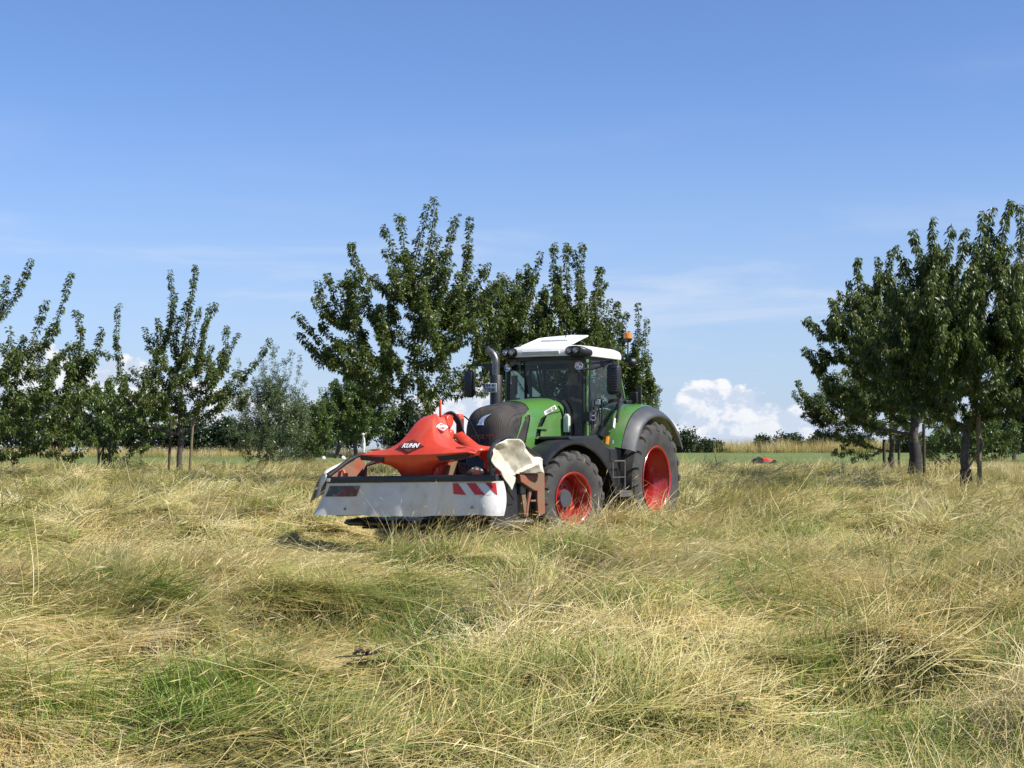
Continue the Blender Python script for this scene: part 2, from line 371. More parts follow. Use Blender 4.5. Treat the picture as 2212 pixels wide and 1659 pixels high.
# ground sheet: polar fan round the camera, fine where it is seen
ang = np.concatenate([np.arange(-30, 30, .28), np.arange(30, 330, 5.)])
rad = np.concatenate([[.3, 1.5, 3], np.arange(4.5, 32, .11), 32 * 1.016 ** np.arange(0, 60), 32 * 1.016 ** 60 * 1.07 ** np.arange(1, 58)])
A, RR = np.meshgrid(np.radians(ang), rad, indexing='ij'); X = (RR * np.sin(A)); Y = (RR * np.cos(A)); Z = gz(X, Y)
n, m_ = X.shape; idx = np.arange(n * m_).reshape(n, m_); i2 = np.roll(idx, -1, 0)
F = np.stack([idx[:, :-1], idx[:, 1:], i2[:, 1:], i2[:, :-1]], -1).reshape(-1, 4)
gme = mesh_np('ground', np.stack([X, Y, Z], -1).reshape(-1, 3), F, ground_material(), True)
ground = link(bpy.data.objects.new('ground', gme)); tag(ground, 'rolling meadow ground under the flattened hay, rising to the horizon', kind='structure')
# fairway
def fair_near(x): return 63 + 13 * sstep(-18, 6, x) + 1.2 * pnoise(x * .2, 0 * x + 3)
def fair_far(x): return 108 + 44 * sstep(-10, 10, x) + 2 * pnoise(x * .1, 0 * x + 8)
xs = np.linspace(-75, 95, 170); ts = np.linspace(0, 1, 40); XX, TT = np.meshgrid(xs, ts, indexing='ij')
YY = fair_near(XX) * (1 - TT) + fair_far(XX) * TT; ZZ = gz(XX, YY) + .05
n, m_ = XX.shape; idx = np.arange(n * m_).reshape(n, m_)
F = np.stack([idx[:-1, :-1], idx[1:, :-1], idx[1:, 1:], idx[:-1, 1:]], -1).reshape(-1, 4)
fw_ = link(bpy.data.objects.new('fairway', mesh_np('fairway', np.stack([XX, YY, ZZ], -1).reshape(-1, 3), F, fairway_material(), True)))
tag(fw_, 'smooth mown green strip of golf turf crossing behind the hay meadow', kind='structure')
# ------------------------------------------------------------------ hay and grass
def hay_material(name, kind):
    m = bpy.data.materials.new(name); m.use_nodes = True; nt = m.node_tree; N = nt.nodes; L = nt.links; p = N['Principled BSDF']
    at_ = N.new('ShaderNodeAttribute'); at_.attribute_name = 'blade'; sep = N.new('ShaderNodeSeparateColor'); L.new(at_.outputs['Color'], sep.inputs[0])
    g = N.new('ShaderNodeNewGeometry'); oi = N.new('ShaderNodeObjectInfo')
    def nz(sx, sy, det, off):
        mp = N.new('ShaderNodeMapping'); L.new(g.outputs['Position'], mp.inputs[0]); mp.inputs['Location'].default_value = (off, off, 0); mp.inputs['Scale'].default_value = (sx, sy, .2)
        n = N.new('ShaderNodeTexNoise'); L.new(mp.outputs[0], n.inputs['Vector']); n.inputs['Scale'].default_value = 1; n.inputs['Detail'].default_value = det; n.inputs['Roughness'].default_value = .6; return n.outputs['Fac']
    def ma(op, a, b, clamp=False):
        n = N.new('ShaderNodeMath'); n.operation = op; n.use_clamp = clamp
        for i, v in enumerate((a, b)):
            if isinstance(v, (int, float)): n.inputs[i].default_value = v
            else: L.new(v, n.inputs[i])
        return n.outputs[0]
    def ramp(f, st):
        r = N.new('ShaderNodeValToRGB'); L.new(f, r.inputs[0]); e = r.color_ramp.elements
        e[0].position, e[0].color = st[0][0], (*st[0][1], 1); e[1].position, e[1].color = st[-1][0], (*st[-1][1], 1)
        for q, c in st[1:-1]: x = e.new(q); x.color = (*c, 1)
        return r.outputs[0]
    tone = sep.outputs[0]; tt = sep.outputs[1]
    big = nz(.38, .75, 4, 0); mid = nz(1.3, 2.2, 3, 7)
    if kind == 'green':
        f = ma('ADD', ma('MULTIPLY', tone, .55), ma('MULTIPLY', oi.outputs['Random'], .45))
        c = ramp(f, [(0., (.07, .125, .02)), (.5, (.14, .235, .035)), (1., (.28, .36, .07))])
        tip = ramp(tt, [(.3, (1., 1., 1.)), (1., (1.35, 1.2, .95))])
    else:
        f = ma('ADD', ma('MULTIPLY', tone, .46), ma('ADD', ma('MULTIPLY', ma('SUBTRACT', big, .5), 2.2), ma('ADD', ma('MULTIPLY', ma('SUBTRACT', mid, .5), .9), .32)))
        f = ma('ADD', f, ma('MULTIPLY', ma('SUBTRACT', oi.outputs['Random'], .5), .22), True)
        c = ramp(f, [(0., (.095, .155, .028)), (.18, (.21, .255, .055)), (.36, (.39, .365, .11)), (.56, (.56, .46, .19)), (.8, (.67, .55, .27)), (1., (.78, .70, .45))])
        # some stems russet, some still green from the root
        c2 = ramp(nz(.6, 1.1, 3, 31), [(.52, (1., 1., 1.)), (.74, (.90, .76, .63))])
        mx = N.new('ShaderNodeMix'); mx.data_type = 'RGBA'; mx.blend_type = 'MULTIPLY'; mx.inputs[0].default_value = 1; L.new(c, mx.inputs[6]); L.new(c2, mx.inputs[7]); c = mx.outputs[2]
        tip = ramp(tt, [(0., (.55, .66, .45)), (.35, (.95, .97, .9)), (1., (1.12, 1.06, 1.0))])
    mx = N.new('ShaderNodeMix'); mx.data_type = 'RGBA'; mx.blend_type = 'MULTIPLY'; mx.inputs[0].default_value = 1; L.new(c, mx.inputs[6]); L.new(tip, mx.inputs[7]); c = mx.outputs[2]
    L.new(c, p.inputs['Base Color']); p.inputs['Roughness'].default_value = .5; p.inputs['Specular IOR Level'].default_value = .35
    t = N.new('ShaderNodeBsdfTranslucent'); L.new(c, t.inputs[0]); ms = N.new('ShaderNodeMixShader'); ms.inputs[0].default_value = .28
    L.new(p.outputs[0], ms.inputs[1]); L.new(t.outputs[0], ms.inputs[2]); L.new(ms.outputs[0], N['Material Output'].inputs[0])
    return m
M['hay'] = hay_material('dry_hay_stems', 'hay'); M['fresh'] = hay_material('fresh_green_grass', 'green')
def blades(name, n, rad_, L0, L1, e0, e1, sig, wid, m, seg=4, heads=0., seed=0, bend=.5):
    g = np.random.default_rng(seed)
    r = rad_ * np.sqrt(g.random(n)); a = g.random(n) * 2 * np.pi; root = np.stack([r * np.cos(a), r * np.sin(a), np.full(n, -.05)], -1)
    phi = g.normal(0, R(sig), n); swirl = g.normal(0, .5, n); Ln = g.uniform(L0, L1, n); a0 = np.radians(g.uniform(e0[0], e0[1], n)); a1 = np.radians(g.uniform(e1[0], e1[1], n))
    P = [root]; 
    for k in range(seg):
        t = (k + .5) / seg; el = a0 + (a1 - a0) * t ** bend; ph = phi + swirl * t
        P.append(P[-1] + (Ln / seg)[:, None] * np.stack([np.cos(el) * np.cos(ph), np.cos(el) * np.sin(ph), np.sin(el)], -1))
    P = np.stack(P, 1)                                    # n, seg+1, 3
    roll = g.uniform(-.9, .9, n); side = np.stack([-np.sin(phi) * np.cos(roll), np.cos(phi) * np.cos(roll), np.sin(roll)], -1)
    hd = g.random(n) < heads
    V = []; F = []; C = []
    tone = g.random(n); tone = np.where(g.random(n) < .12, 1.5, tone)
    wprof = np.array([1., 1., .85, .6, .12, .1, .1])[:seg + 1] if seg >= 4 else np.array([1., .9, .6, .12])[:seg + 1]
    wprof[-1] = .12
    wv = wid * g.uniform(.6, 1.3, n)
    A_ = P - side[:, None] * (wv[:, None] * wprof)[..., None] / 2; B_ = P + side[:, None] * (wv[:, None] * wprof)[..., None] / 2
    V = np.stack([A_, B_], 2).reshape(-1, 3)
    base = (np.arange(n) * (seg + 1) * 2)[:, None] + np.arange(seg)[None] * 2
    F = np.stack([base, base + 1, base + 3, base + 2], -1).reshape(-1, 4)
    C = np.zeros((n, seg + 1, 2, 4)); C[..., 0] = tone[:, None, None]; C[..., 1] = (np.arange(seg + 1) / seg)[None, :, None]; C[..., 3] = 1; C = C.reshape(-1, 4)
    if heads:
        k = np.where(hd)[0]; tipp = P[k, -1]; d = P[k, -1] - P[k, -2]; d /= np.linalg.norm(d, axis=1, keepdims=True); hl = g.uniform(.03, .07, len(k))[:, None]; hw = (hl * .07 + wid * .5)
        up_ = np.cross(d, side[k]); q = []
        for s2 in (side[k], up_):
            q.append(np.stack([tipp - d * .02, tipp + d * hl * .4 + s2 * hw / 2, tipp + d * hl, tipp + d * hl * .4 - s2 * hw / 2], 1))
        q = np.concatenate(q, 0).reshape(-1, 3); f = np.arange(len(q)).reshape(-1, 4) + len(V)
        V = np.concatenate([V, q]); F = np.concatenate([F, f]); c = np.zeros((len(q), 4)); c[:, 0] = .95; c[:, 1] = 1; c[:, 3] = 1; C = np.concatenate([C, c])
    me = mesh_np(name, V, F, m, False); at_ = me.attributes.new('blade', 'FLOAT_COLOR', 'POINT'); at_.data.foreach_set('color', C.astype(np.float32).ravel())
    return bpy.data.objects.new(name, me)
def proto_set(name, lst):
    c = bpy.data.collections.new(name)
    for o in lst: c.objects.link(o)
    return c
def scatter(name, label, P, rot, sc, idx, coll, kind='stuff', parent=None):
    me = bpy.data.meshes.new(name); n = len(P); me.vertices.add(n); me.vertices.foreach_set('co', np.asarray(P, np.float32).ravel())
    for nm, ty, d in (('rot', 'FLOAT_VECTOR', rot), ('scl', 'FLOAT_VECTOR', sc)):
        a = me.attributes.new(nm, ty, 'POINT'); a.data.foreach_set('vector', np.asarray(d, np.float32).ravel())
    a = me.attributes.new('idx', 'INT', 'POINT'); a.data.foreach_set('value', np.asarray(idx, np.int32))
    o = link(bpy.data.objects.new(name, me)); ng = bpy.data.node_groups.new(name + '_nodes', 'GeometryNodeTree')
    ng.interface.new_socket('Geometry', in_out='INPUT', socket_type='NodeSocketGeometry'); ng.interface.new_socket('Geometry', in_out='OUTPUT', socket_type='NodeSocketGeometry')
    N = ng.nodes; L = ng.links; gi = N.new('NodeGroupInput'); go = N.new('NodeGroupOutput')
    mp = N.new('GeometryNodeMeshToPoints'); L.new(gi.outputs[0], mp.inputs['Mesh'])
    ci = N.new('GeometryNodeCollectionInfo'); ci.inputs['Collection'].default_value = coll; ci.inputs['Separate Children'].default_value = True; ci.inputs['Reset Children'].default_value = True
    ip = N.new('GeometryNodeInstanceOnPoints'); L.new(mp.outputs[0], ip.inputs['Points']); L.new(ci.outputs[0], ip.inputs['Instance']); ip.inputs['Pick Instance'].default_value = True
    def named(nm, ty):
        q = N.new('GeometryNodeInputNamedAttribute'); q.data_type = ty; q.inputs['Name'].default_value = nm; return q.outputs['Attribute']
    L.new(named('idx', 'INT'), ip.inputs['Instance Index']); L.new(named('rot', 'FLOAT_VECTOR'), ip.inputs['Rotation']); L.new(named('scl', 'FLOAT_VECTOR'), ip.inputs['Scale'])
    L.new(ip.outputs[0], go.inputs[0]); md = o.modifiers.new('scatter', 'NODES'); md.node_group = ng
    tag(o, label, kind=kind); return o
def flow(x, y):
    return .25 + 2.2 * fbm(x * .2 + 9, y * .34 - 4, 2) + 1.5 * pnoise(x * .75 + 3, y * 1.1 + 70)
def fan_points(d0, d1, dens, wide=.40, g=rng, xmin=0):
    area = wide * (d1 * d1 - d0 * d0) + (d1 - d0) * xmin * 2; n = int(area * dens)
    y = np.sqrt(g.random(n) * (d1 * d1 - d0 * d0) + d0 * d0); x = (g.random(n) * 2 - 1) * (wide * y + xmin); return x, y
def orient(x, y, jit, th=None):
    th = (flow(x, y) if th is None else th) + rng.normal(0, R(jit), len(x)); e = .12
    z = gz(x, y); c, s_ = np.cos(th), np.sin(th)
    df = (gz(x + c * e, y + s_ * e) - z) / e; dn = (gz(x - s_ * e, y + c * e) - z) / e
    return z, np.stack([np.arctan(dn) * .9, -np.arctan(df) * .9, th], -1)
def keep_out(x, y, pad=0.):
    lx, ly = tractor_local(x, y)
    inside = (lx > -1.0 - pad) & (lx < 6.15 + pad) & (np.abs(ly) < 1.12 + pad)
    inside |= (lx > 4.7) & (lx < 6.3) & (np.abs(ly) < 1.6)
    return ~inside
# prototypes: laid-over stems, fine close by and coarser further off
fine = proto_set('hay_fine', [blades('stems_a%d' % i, 150, .36, .22, .58, (12, 48), (-28, 12), 36, .0036, M['hay'], 4, .2, i) for i in range(6)]
                 + [blades('stems_b%d' % i, 120, .34, .22, .55, (4, 24), (-10, 8), 28, .0040, M['hay'], 4, .05, 20 + i) for i in range(5)]
                 + [blades('stems_c%d' % i, 30, .26, .40, .80, (40, 76), (5, 40), 50, .0032, M['hay'], 5, .6, 40 + i, 1.2) for i in range(3)]
                 + [blades('stems_d%d' % i, 16, .36, .45, .90, (12, 34), (-14, 2), 180, .0034, M['hay'], 5, .5, 50 + i, 1.) for i in range(3)])
coarse = proto_set('hay_coarse', [blades('cstems_a%d' % i, 105, .46, .28, .66, (12, 48), (-28, 12), 38, .0085, M['hay'], 3, 0, 60 + i) for i in range(6)]
                   + [blades('cstems_b%d' % i, 85, .46, .28, .65, (4, 24), (-10, 8), 28, .0095, M['hay'], 3, 0, 70 + i) for i in range(5)]
                   + [blades('cstems_c%d' % i, 30, .36, .42, .75, (40, 76), (10, 40), 55, .0075, M['hay'], 3, .15, 80 + i, 1.2) for i in range(3)]
                   + [blades('cstems_d%d' % i, 16, .46, .45, .90, (12, 34), (-14, 2), 180, .0075, M['hay'], 3, .1, 90 + i, 1.) for i in range(3)])
greens = proto_set('green_tufts', [blades('tuft_a%d' % i, 95, .26, .10, .28, (50, 88), (0, 60), 180, .0042, M['fresh'], 4, 0, 100 + i, 1.3) for i in range(4)]
                   + [blades('tuft_b%d' % i, 90, .30, .20, .42, (15, 50), (-15, 15), 30, .0044, M['fresh'], 4, 0, 110 + i) for i in range(3)])
greens_far = proto_set('green_tufts_far', [blades('ftuft_%d' % i, 75, .35, .12, .30, (50, 88), (0, 60), 180, .011, M['fresh'], 3, 0, 120 + i, 1.3) for i in range(4)])
tall = proto_set('tall_straw', [blades('straw_%d' % i, 60, .5, .6, 1.2, (70, 88), (40, 80), 180, .016, M['hay'], 3, .3, 130 + i, 1.4) for i in range(4)])
def lay(name, label, d0, d1, dens, coll, nA, nB, nC, jit, smin, smax, zs=1.):
    x, y = fan_points(d0, d1, dens); gap = sstep(.12, .42, pnoise(x * .55 + 80, y * 1.15 + 15) + .3 * pnoise(x * 1.9, y * 2.9)); k = keep_out(x, y) & (rng.random(len(x)) > .5 * gap); x, y = x[k], y[k]; n = len(x)
    z, rot = orient(x, y, jit)
    u = rng.random(n); loft_ = fbm(x * .7 + 20, y * 1.1 + 5, 2)         # >0 lofty, <0 pressed flat
    pA = sstep(-.35, .35, loft_) * .6 + .1
    idx = np.where(u < pA, rng.integers(0, nA, n), nA + rng.integers(0, nB, n))
    tallp = .03 + .07 * sstep(.15, .5, pnoise(x * .35 - 30, y * .6 + 9)); q = rng.random(n) < tallp; lx, ly = tractor_local(x, y); q &= ~((lx > 4.) & (lx < 10.5) & (np.abs(ly) < 2.6)); idx = np.where(q, nA + nB + rng.integers(0, nC, n), idx); q2 = rng.random(n) < .13; idx = np.where(q2, nA + nB + nC + rng.integers(0, 3, n), idx); lift = np.where(q2, .10, 0.)
    sc = rng.uniform(smin, smax, n); szz = sc * zs * (.55 + .65 * sstep(-.4, .4, loft_)); lx, ly = tractor_local(x, y)
    szz = szz * np.where((lx > 4.6) & (lx < 10) & (np.abs(ly) < 2.4), .33, 1.)
    return scatter(name, label, np.stack([x, y, z + .02 + lift], -1), rot, np.stack([sc, sc, szz], -1), idx, coll)
lay('long_hay', 'dry laid-over meadow hay in swirls across the near foreground', 5.2, 17, 46, fine, 6, 5, 3, 26, .75, 1.25)
lay('long_hay', 'sunlit laid-over hay round the tractor and in front of its wheels', 17, 34, 24, coarse, 6, 5, 3, 26, .75, 1.2, .8)
lay('long_hay', 'pale laid-over hay running back to the trees and the green strip', 34, 78, 6, coarse, 6, 5, 3, 30, 1.0, 1.5, .5)
def tufts(name, label, d0, d1, dens, coll, ncol, s0, s1, thr):
    x, y = fan_points(d0, d1, dens); k = keep_out(x, y); x, y = x[k], y[k]
    m_ = pnoise(x * .8 + 60, y * 1.3 + 31) + .35 * pnoise(x * 2.3, y * 2.9 + 7); lx, ly = tractor_local(x, y); k = (m_ > thr) & ~((lx > 4) & (lx < 10.5) & (np.abs(ly) < 2.6)); x, y = x[k], y[k]; n = len(x); z, rot = orient(x, y, 25)
    sc = rng.uniform(s0, s1, n)
    return scatter(name, label, np.stack([x, y, z + .02], -1), rot, np.stack([sc, sc, sc * rng.uniform(.8, 1.2, n)], -1), rng.integers(0, ncol, n), coll)
tufts('green_grass', 'fresh green grass tufts showing through the near hay', 7.0, 17, 34, greens, 7, .7, 1.3, .2)
tufts('green_grass', 'green grass clumps scattered in the hay round the tractor', 17, 34, 11, greens_far, 4, .7, 1.25, .24)
tufts('green_grass', 'green grass clumps among the young trees', 34, 62, 3, greens_far, 4, 1., 1.6, .3)
# heaped swath standing against the wheels
n = 420; lx = rng.uniform(-1.6, 5.2, n); ly = 1.52 + rng.gamma(2., .28, n) + .12 * (lx > 2) ; x = TO[0] + FW[0] * lx + LF[0] * ly; y = TO[1] + FW[1] * lx + LF[1] * ly
z, rot = orient(x, y, 18, np.full(n, .15)); sc = rng.uniform(.8, 1.15, n); idx = np.where(rng.random(n) < .16, 11 + rng.integers(0, 3, n), rng.integers(0, 6, n))
scatter('hay_swath', 'pale heaped swath of hay against the near side wheels', np.stack([x, y, z + .02], -1), rot, np.stack([sc, sc, sc * .72], -1), idx, coarse)
# standing straw-coloured grass: behind the left trees, before the fairway, and under the far hedges
def strip(name, label, xa, xb, yf, dy, dens, s0, s1, drop=None):
    n = int((xb - xa) * dy * dens); x = rng.uniform(xa, xb, n); y = yf(x) + rng.uniform(0, dy, n)
    if drop is not None: k = drop(x, y); x, y = x[k], y[k]; n = len(x)
    sc = rng.uniform(s0, s1, n)
    return scatter(name, label, np.stack([x, y, gz(x, y)], -1), np.stack([0 * x, 0 * x, rng.uniform(0, 6.28, n)], -1), np.stack([sc, sc, sc], -1), rng.integers(0, 4, n), tall)
strip('standing_straw', 'uncut straw coloured grass standing behind the left hand trees', -26, -6, lambda x: 51 + 0 * x, 11, 2.4, .3, .55)
strip('standing_straw', 'uncut straw coloured grass beside the right hand trees', 11.5, 26, lambda x: 40 + 0 * x, 22, 2.2, .3, .6)
strip('standing_straw', 'fringe of straw where the hay meets the green strip', -6, 26, lambda x: fair_near(x) - 2.2, 2.2, 3., .15, .28)
strip('standing_straw', 'tall dry grass bank beyond the green strip on the left', -55, -2, lambda x: fair_far(x), 5, 2.2, .5, .9)
strip('standing_straw', 'tall dry grass bank under the far right hedge', -2, 75, lambda x: fair_far(x), 6, 2.4, .9, 1.6)
# ------------------------------------------------------------------ trees
def leaf_material(name, dark, mid, light, trans=.3):
    m = bpy.data.materials.new(name); m.use_nodes = True; nt = m.node_tree; N = nt.nodes; L = nt.links; p = N['Principled BSDF']
    a = N.new('ShaderNodeAttribute'); a.attribute_name = 'tone'
    r = N.new('ShaderNodeValToRGB'); L.new(a.outputs['Fac'], r.inputs[0]); e = r.color_ramp.elements
    e[0].position = 0; e[0].color = (*dark, 1); e[1].position = 1; e[1].color = (*light, 1); x = e.new(.55); x.color = (*mid, 1)
    L.new(r.outputs[0], p.inputs['Base Color']); p.inputs['Roughness'].default_value = .36; p.inputs['Specular IOR Level'].default_value = .6
    t = N.new('ShaderNodeBsdfTranslucent'); L.new(r.outputs[0], t.inputs[0]); ms = N.new('ShaderNodeMixShader'); ms.inputs[0].default_value = trans
    L.new(p.outputs[0], ms.inputs[1]); L.new(t.outputs[0], ms.inputs[2]); L.new(ms.outputs[0], N['Material Output'].inputs[0]); return m
LM = dict(cherry=leaf_material('cherry_leaf', (.052, .078, .015), (.118, .165, .032), (.24, .28, .07), .48),
          bright=leaf_material('bright_green_leaf', (.055, .095, .016), (.10, .16, .028), (.17, .23, .045), .35),
          grey=leaf_material('grey_green_leaf', (.065, .10, .035), (.115, .165, .058), (.20, .25, .095)),
          dark=leaf_material('dark_hedge_leaf', (.022, .038, .014), (.038, .062, .022), (.065, .095, .032)),
          purple=leaf_material('purple_leaf', (.018, .012, .016), (.035, .02, .028), (.06, .035, .04)))
def leaves_mesh(name, P, D, ln, wd, m, g, droop=.35, big=False):
    """P base points, D unit directions, ln lengths"""
    n = len(P); rnd = g.normal(0, 1, (n, 3)); side = np.cross(D, rnd); side /= np.linalg.norm(side, axis=1, keepdims=True) + 1e-9; nrm = np.cross(side, D)
    ln = ln[:, None]; w_ = ln * wd; dn = np.array([0, 0, -1.])
    tip = P + D * ln * .92 + dn * ln * droop * .6
    a = P + D * ln * .45 + side * w_ / 2 + nrm * w_ * .2; b = P + D * ln * .45 - side * w_ / 2 + nrm * w_ * .2
    if big:
        mid = P + D * ln * .5 + dn * ln * .05; V = np.stack([P, a, tip, b, mid], 1).reshape(-1, 3); o = (np.arange(n) * 5)[:, None]; nv = 5
        F = np.stack([o + [[0, 1, 4]], o + [[1, 2, 4]], o + [[2, 3, 4]], o + [[3, 0, 4]]], 1).reshape(-1, 3)
    else:
        V = np.stack([P, a, tip, b], 1).reshape(-1, 3); o = (np.arange(n) * 4)[:, None]; nv = 4
        F = np.stack([o + [[0, 1, 2]], o + [[0, 2, 3]]], 1).reshape(-1, 3)
    me = mesh_np(name, V, F, m, False); tn = np.repeat(np.clip(g.normal(.45, .26, n), 0, 1), nv); at_ = me.attributes.new('tone', 'FLOAT', 'POINT'); at_.data.foreach_set('value', tn.astype(np.float32)); return me
def tree(name, label, px, d, tips, leafmat, group=None, fork=None, nfill=70, env=None, leaf=.12, wid=.42, per_m=42, trunk_r=.11, seed=0, wood=1., twig=.32, lean=0., spread_d=1., sleeve=.05, droop=.5, guard=False, multi=0, fill_leaf=1., basez=None, rise=.45, tw_n=3.2):
    """tips: (px, py) display-pixel ends of the leaders as the photograph shows them, turned into real points at this tree's distance;
    nfill extra shoots fill the crown in depth inside the envelope env=(cx,cz,rx,rz)"""
    g = np.random.default_rng(seed); bx = at(px, d); bz = gz1(bx, d) if basez is None else basez
    o = thing(name, label, 'tree', (bx, d, bz), 0, group)
    def pt(qx, qy): return (at(qx, d) - bx, 1.52 - (qy - 977) / 3200 * d - bz)
    fk = fork if fork else 1.9; per_m *= 3.5; leaf *= .86; nfill = int(nfill * 1.35)
    T_ = []
    for (qx, qy) in tips:
        X_, Z_ = pt(qx, qy); dep = g.normal(0, .35) * spread_d * (1. - min(1, abs(X_) / 4) * .4); T_.append((X_, dep, Z_, 1))
    cx, cz, rx, rz = env
    while nfill > 0:
        v = g.normal(0, 1, 3); v /= np.linalg.norm(v); r_ = g.random() ** .42; q = np.array([cx + v[0] * rx * r_, v[1] * rx * .85 * spread_d * r_, cz + v[2] * rz * r_])
        if q[2] < fk * .62: continue
        T_.append((q[0], q[1], q[2], 0)); nfill -= 1
    nodes = []       # (pos, level)
    tr_pts = []
    for k in range(7):
        t = k / 6; tr_pts.append(Vector((lean * t * t + .03 * math.sin(k * 1.7 + seed), .02 * math.cos(k * 2.1), fk * t)))
    paths = []
    nodes += [(p, 0) for p in tr_pts[4:]]
    top = tr_pts[-1]
    order = sorted(T_, key=lambda t: (Vector(t[:3]) - top).length + (0 if t[3] else .3))
    for X_, Y_, Z_, lead in order:
        tip = Vector((X_, Y_, Z_)); best = None
        for p, lv in nodes:
            dlt = tip - p; dist = dlt.length
            if dist < .15 or lv > 5: continue
            up_pen = max(0, (p.z - tip.z) + .25 * math.hypot(dlt.x, dlt.y)) * 1.1
            ax = (tip - top + Vector((0, 0, .22 * (tip - top).length))).normalized(); ca_ = dlt.normalized().dot(ax)
            c_ = dist * (1 + 1.3 * (1 - ca_)) + up_pen + .10 * lv + (0 if (tip - top).length > (p - top).length * .9 else 1.)
            if best is None or c_ < best[0]: best = (c_, p, lv)
        if best is None: continue
        p, lv = best[1], best[2]; dlt = tip - p; L_ = dlt.length; ns = max(3, int(L_ / .22)); pth = []
        w1 = Vector(g.normal(0, .05 * L_, 3)); 
        for k in range(ns + 1):
            t = k / ns; s_ = math.sin(math.pi * t)
            q = p + dlt * t + w1 * s_ + Vector((dlt.x, dlt.y, 0)) * (.16 * s_ * rise) - Vector((0, 0, 1)) * (.14 * s_ * L_ * rise * (1 if dlt.z > 0 else .2)) + Vector(g.normal(0, .012, 3))
            pth.append(q)
        paths.append((pth, lv + 1, L_)); nodes += [(q, lv + 1) for q in pth[1:-1]]
    # wood
    tb = MB(); 
    if multi:
        for k in range(multi):
            a = 2 * math.pi * k / multi; dx, dy = .35 * math.cos(a), .3 * math.sin(a)
            tb.tube([(dx, dy, -.2), (dx * .8, dy * .8, fk * .5), (top.x, top.y, fk)], [trunk_r * .5, trunk_r * .42, trunk_r * .35], 6)
    else:
        rr = [trunk_r * (1.35 if k == 0 else 1 - .05 * k) for k in range(7)]; P_ = [Vector((tr_pts[0].x, tr_pts[0].y, -.25))] + tr_pts[1:]
        tb.tube(P_, rr, 12)
    tb.build('trunk', M['bark'], o, angle=60)
    bb = MB()
    for pth, lv, L_ in paths:
        r0 = wood * max(.008, min(trunk_r * .62, .014 + .0125 * L_ * (1.5 if lv == 1 else 1.)) * (1.15 if lv == 1 else .8)); n_ = len(pth)
        bb.tube(pth, [r0 * (1 - .82 * k / (n_ - 1)) for k in range(n_)], 6 if lv == 1 else 4, cap=False)
    # leaves along every shoot, plus side twigs
    P_ = []; D_ = []
    def dress(pth, dens, f0=.0, sl=sleeve):
        seg = [(pth[i + 1] - pth[i]) for i in range(len(pth) - 1)]; tot = sum(s_.length for s_ in seg); n_ = max(2, int(tot * dens * (1 - f0)))
        arr = np.array([tuple(p) for p in pth]); u = f0 + (1 - f0) * g.random(n_) ** .85; u = np.clip(u, 0, .999) * (len(pth) - 1); i = u.astype(int); fr = (u - i)[:, None]
        pos = arr[i] * (1 - fr) + arr[i + 1] * fr; tdir = arr[i + 1] - arr[i]; tdir /= np.linalg.norm(tdir, axis=1, keepdims=True) + 1e-9
        rd = g.normal(0, 1, (n_, 3)); rd -= tdir * (rd * tdir).sum(1, keepdims=True); rd /= np.linalg.norm(rd, axis=1, keepdims=True) + 1e-9
        P_.append(pos + rd * sl * g.random((n_, 1)) * 1.3); dd = rd * .8 + tdir * .35 + np.array([0, 0, -droop]) + g.normal(0, .18, (n_, 3)); D_.append(dd / np.linalg.norm(dd, axis=1, keepdims=True))
    for pth, lv, L_ in paths:
        f0 = .25 if lv == 1 else .05
        if lv == 1 and L_ > 1.6: f0 = .38
        dress(pth, per_m, f0)
        nt_ = int(L_ * tw_n)
        for _ in range(nt_):
            i = int(g.integers(max(1, int(len(pth) * f0)), len(pth))); i = min(i, len(pth) - 2); p = pth[i]; td = (pth[i + 1] - pth[i]).normalized()
            rv = Vector(g.normal(0, 1, 3)); rv = (rv - td * rv.dot(td)).normalized(); ll = twig * g.uniform(.5, 1.3) * (1 - .6 * i / len(pth)); dr_ = (rv * .8 + td * .6 + Vector((0, 0, .25))).normalized()
            tw = [p, p + dr_ * ll * .5, p + dr_ * ll + Vector((0, 0, -.06 * ll))]; bb.tube(tw, [.006, .005, .003], 3, cap=False); dress(tw, per_m * fill_leaf, .1)
    bb.build('branches', M['bark'], o, angle=80)
    P_ = np.concatenate(P_); D_ = np.concatenate(D_); n_ = len(P_)
    cr = link(bpy.data.objects.new('crown', leaves_mesh('crown', P_, D_, leaf * g.uniform(.7, 1.2, n_), wid, LM[leafmat], g))); cr.parent = o
    if guard:
        c = MB().tube([tr_pts[0] - Vector((0, 0, .1)), tr_pts[1], tr_pts[2], tr_pts[3] + Vector((0, 0, .08))], [trunk_r * 1.55, trunk_r * 1.28, trunk_r * 1.18, trunk_r * 1.12], 14, cap=False); c.build('trunk_guard', M['guard'], o)
    return o, n_
def tr_px(pts, f): return [f(*p) for p in pts]
Z1 = lambda u, v: (u * .3306, 521.2 + v * .3306)
Z2_ = lambda u, v: (603.5 + u * .372, 384 + v * .372)
Z3 = lambda u, v: (1371.5 + .463 * u, 384 + .463 * v)
GR = 'young orchard trees standing in the hay meadow'
LEAVES = 0
def T_(*a, **k):
    global LEAVES
    o, n_ = tree(*a, **k); LEAVES += n_; return o
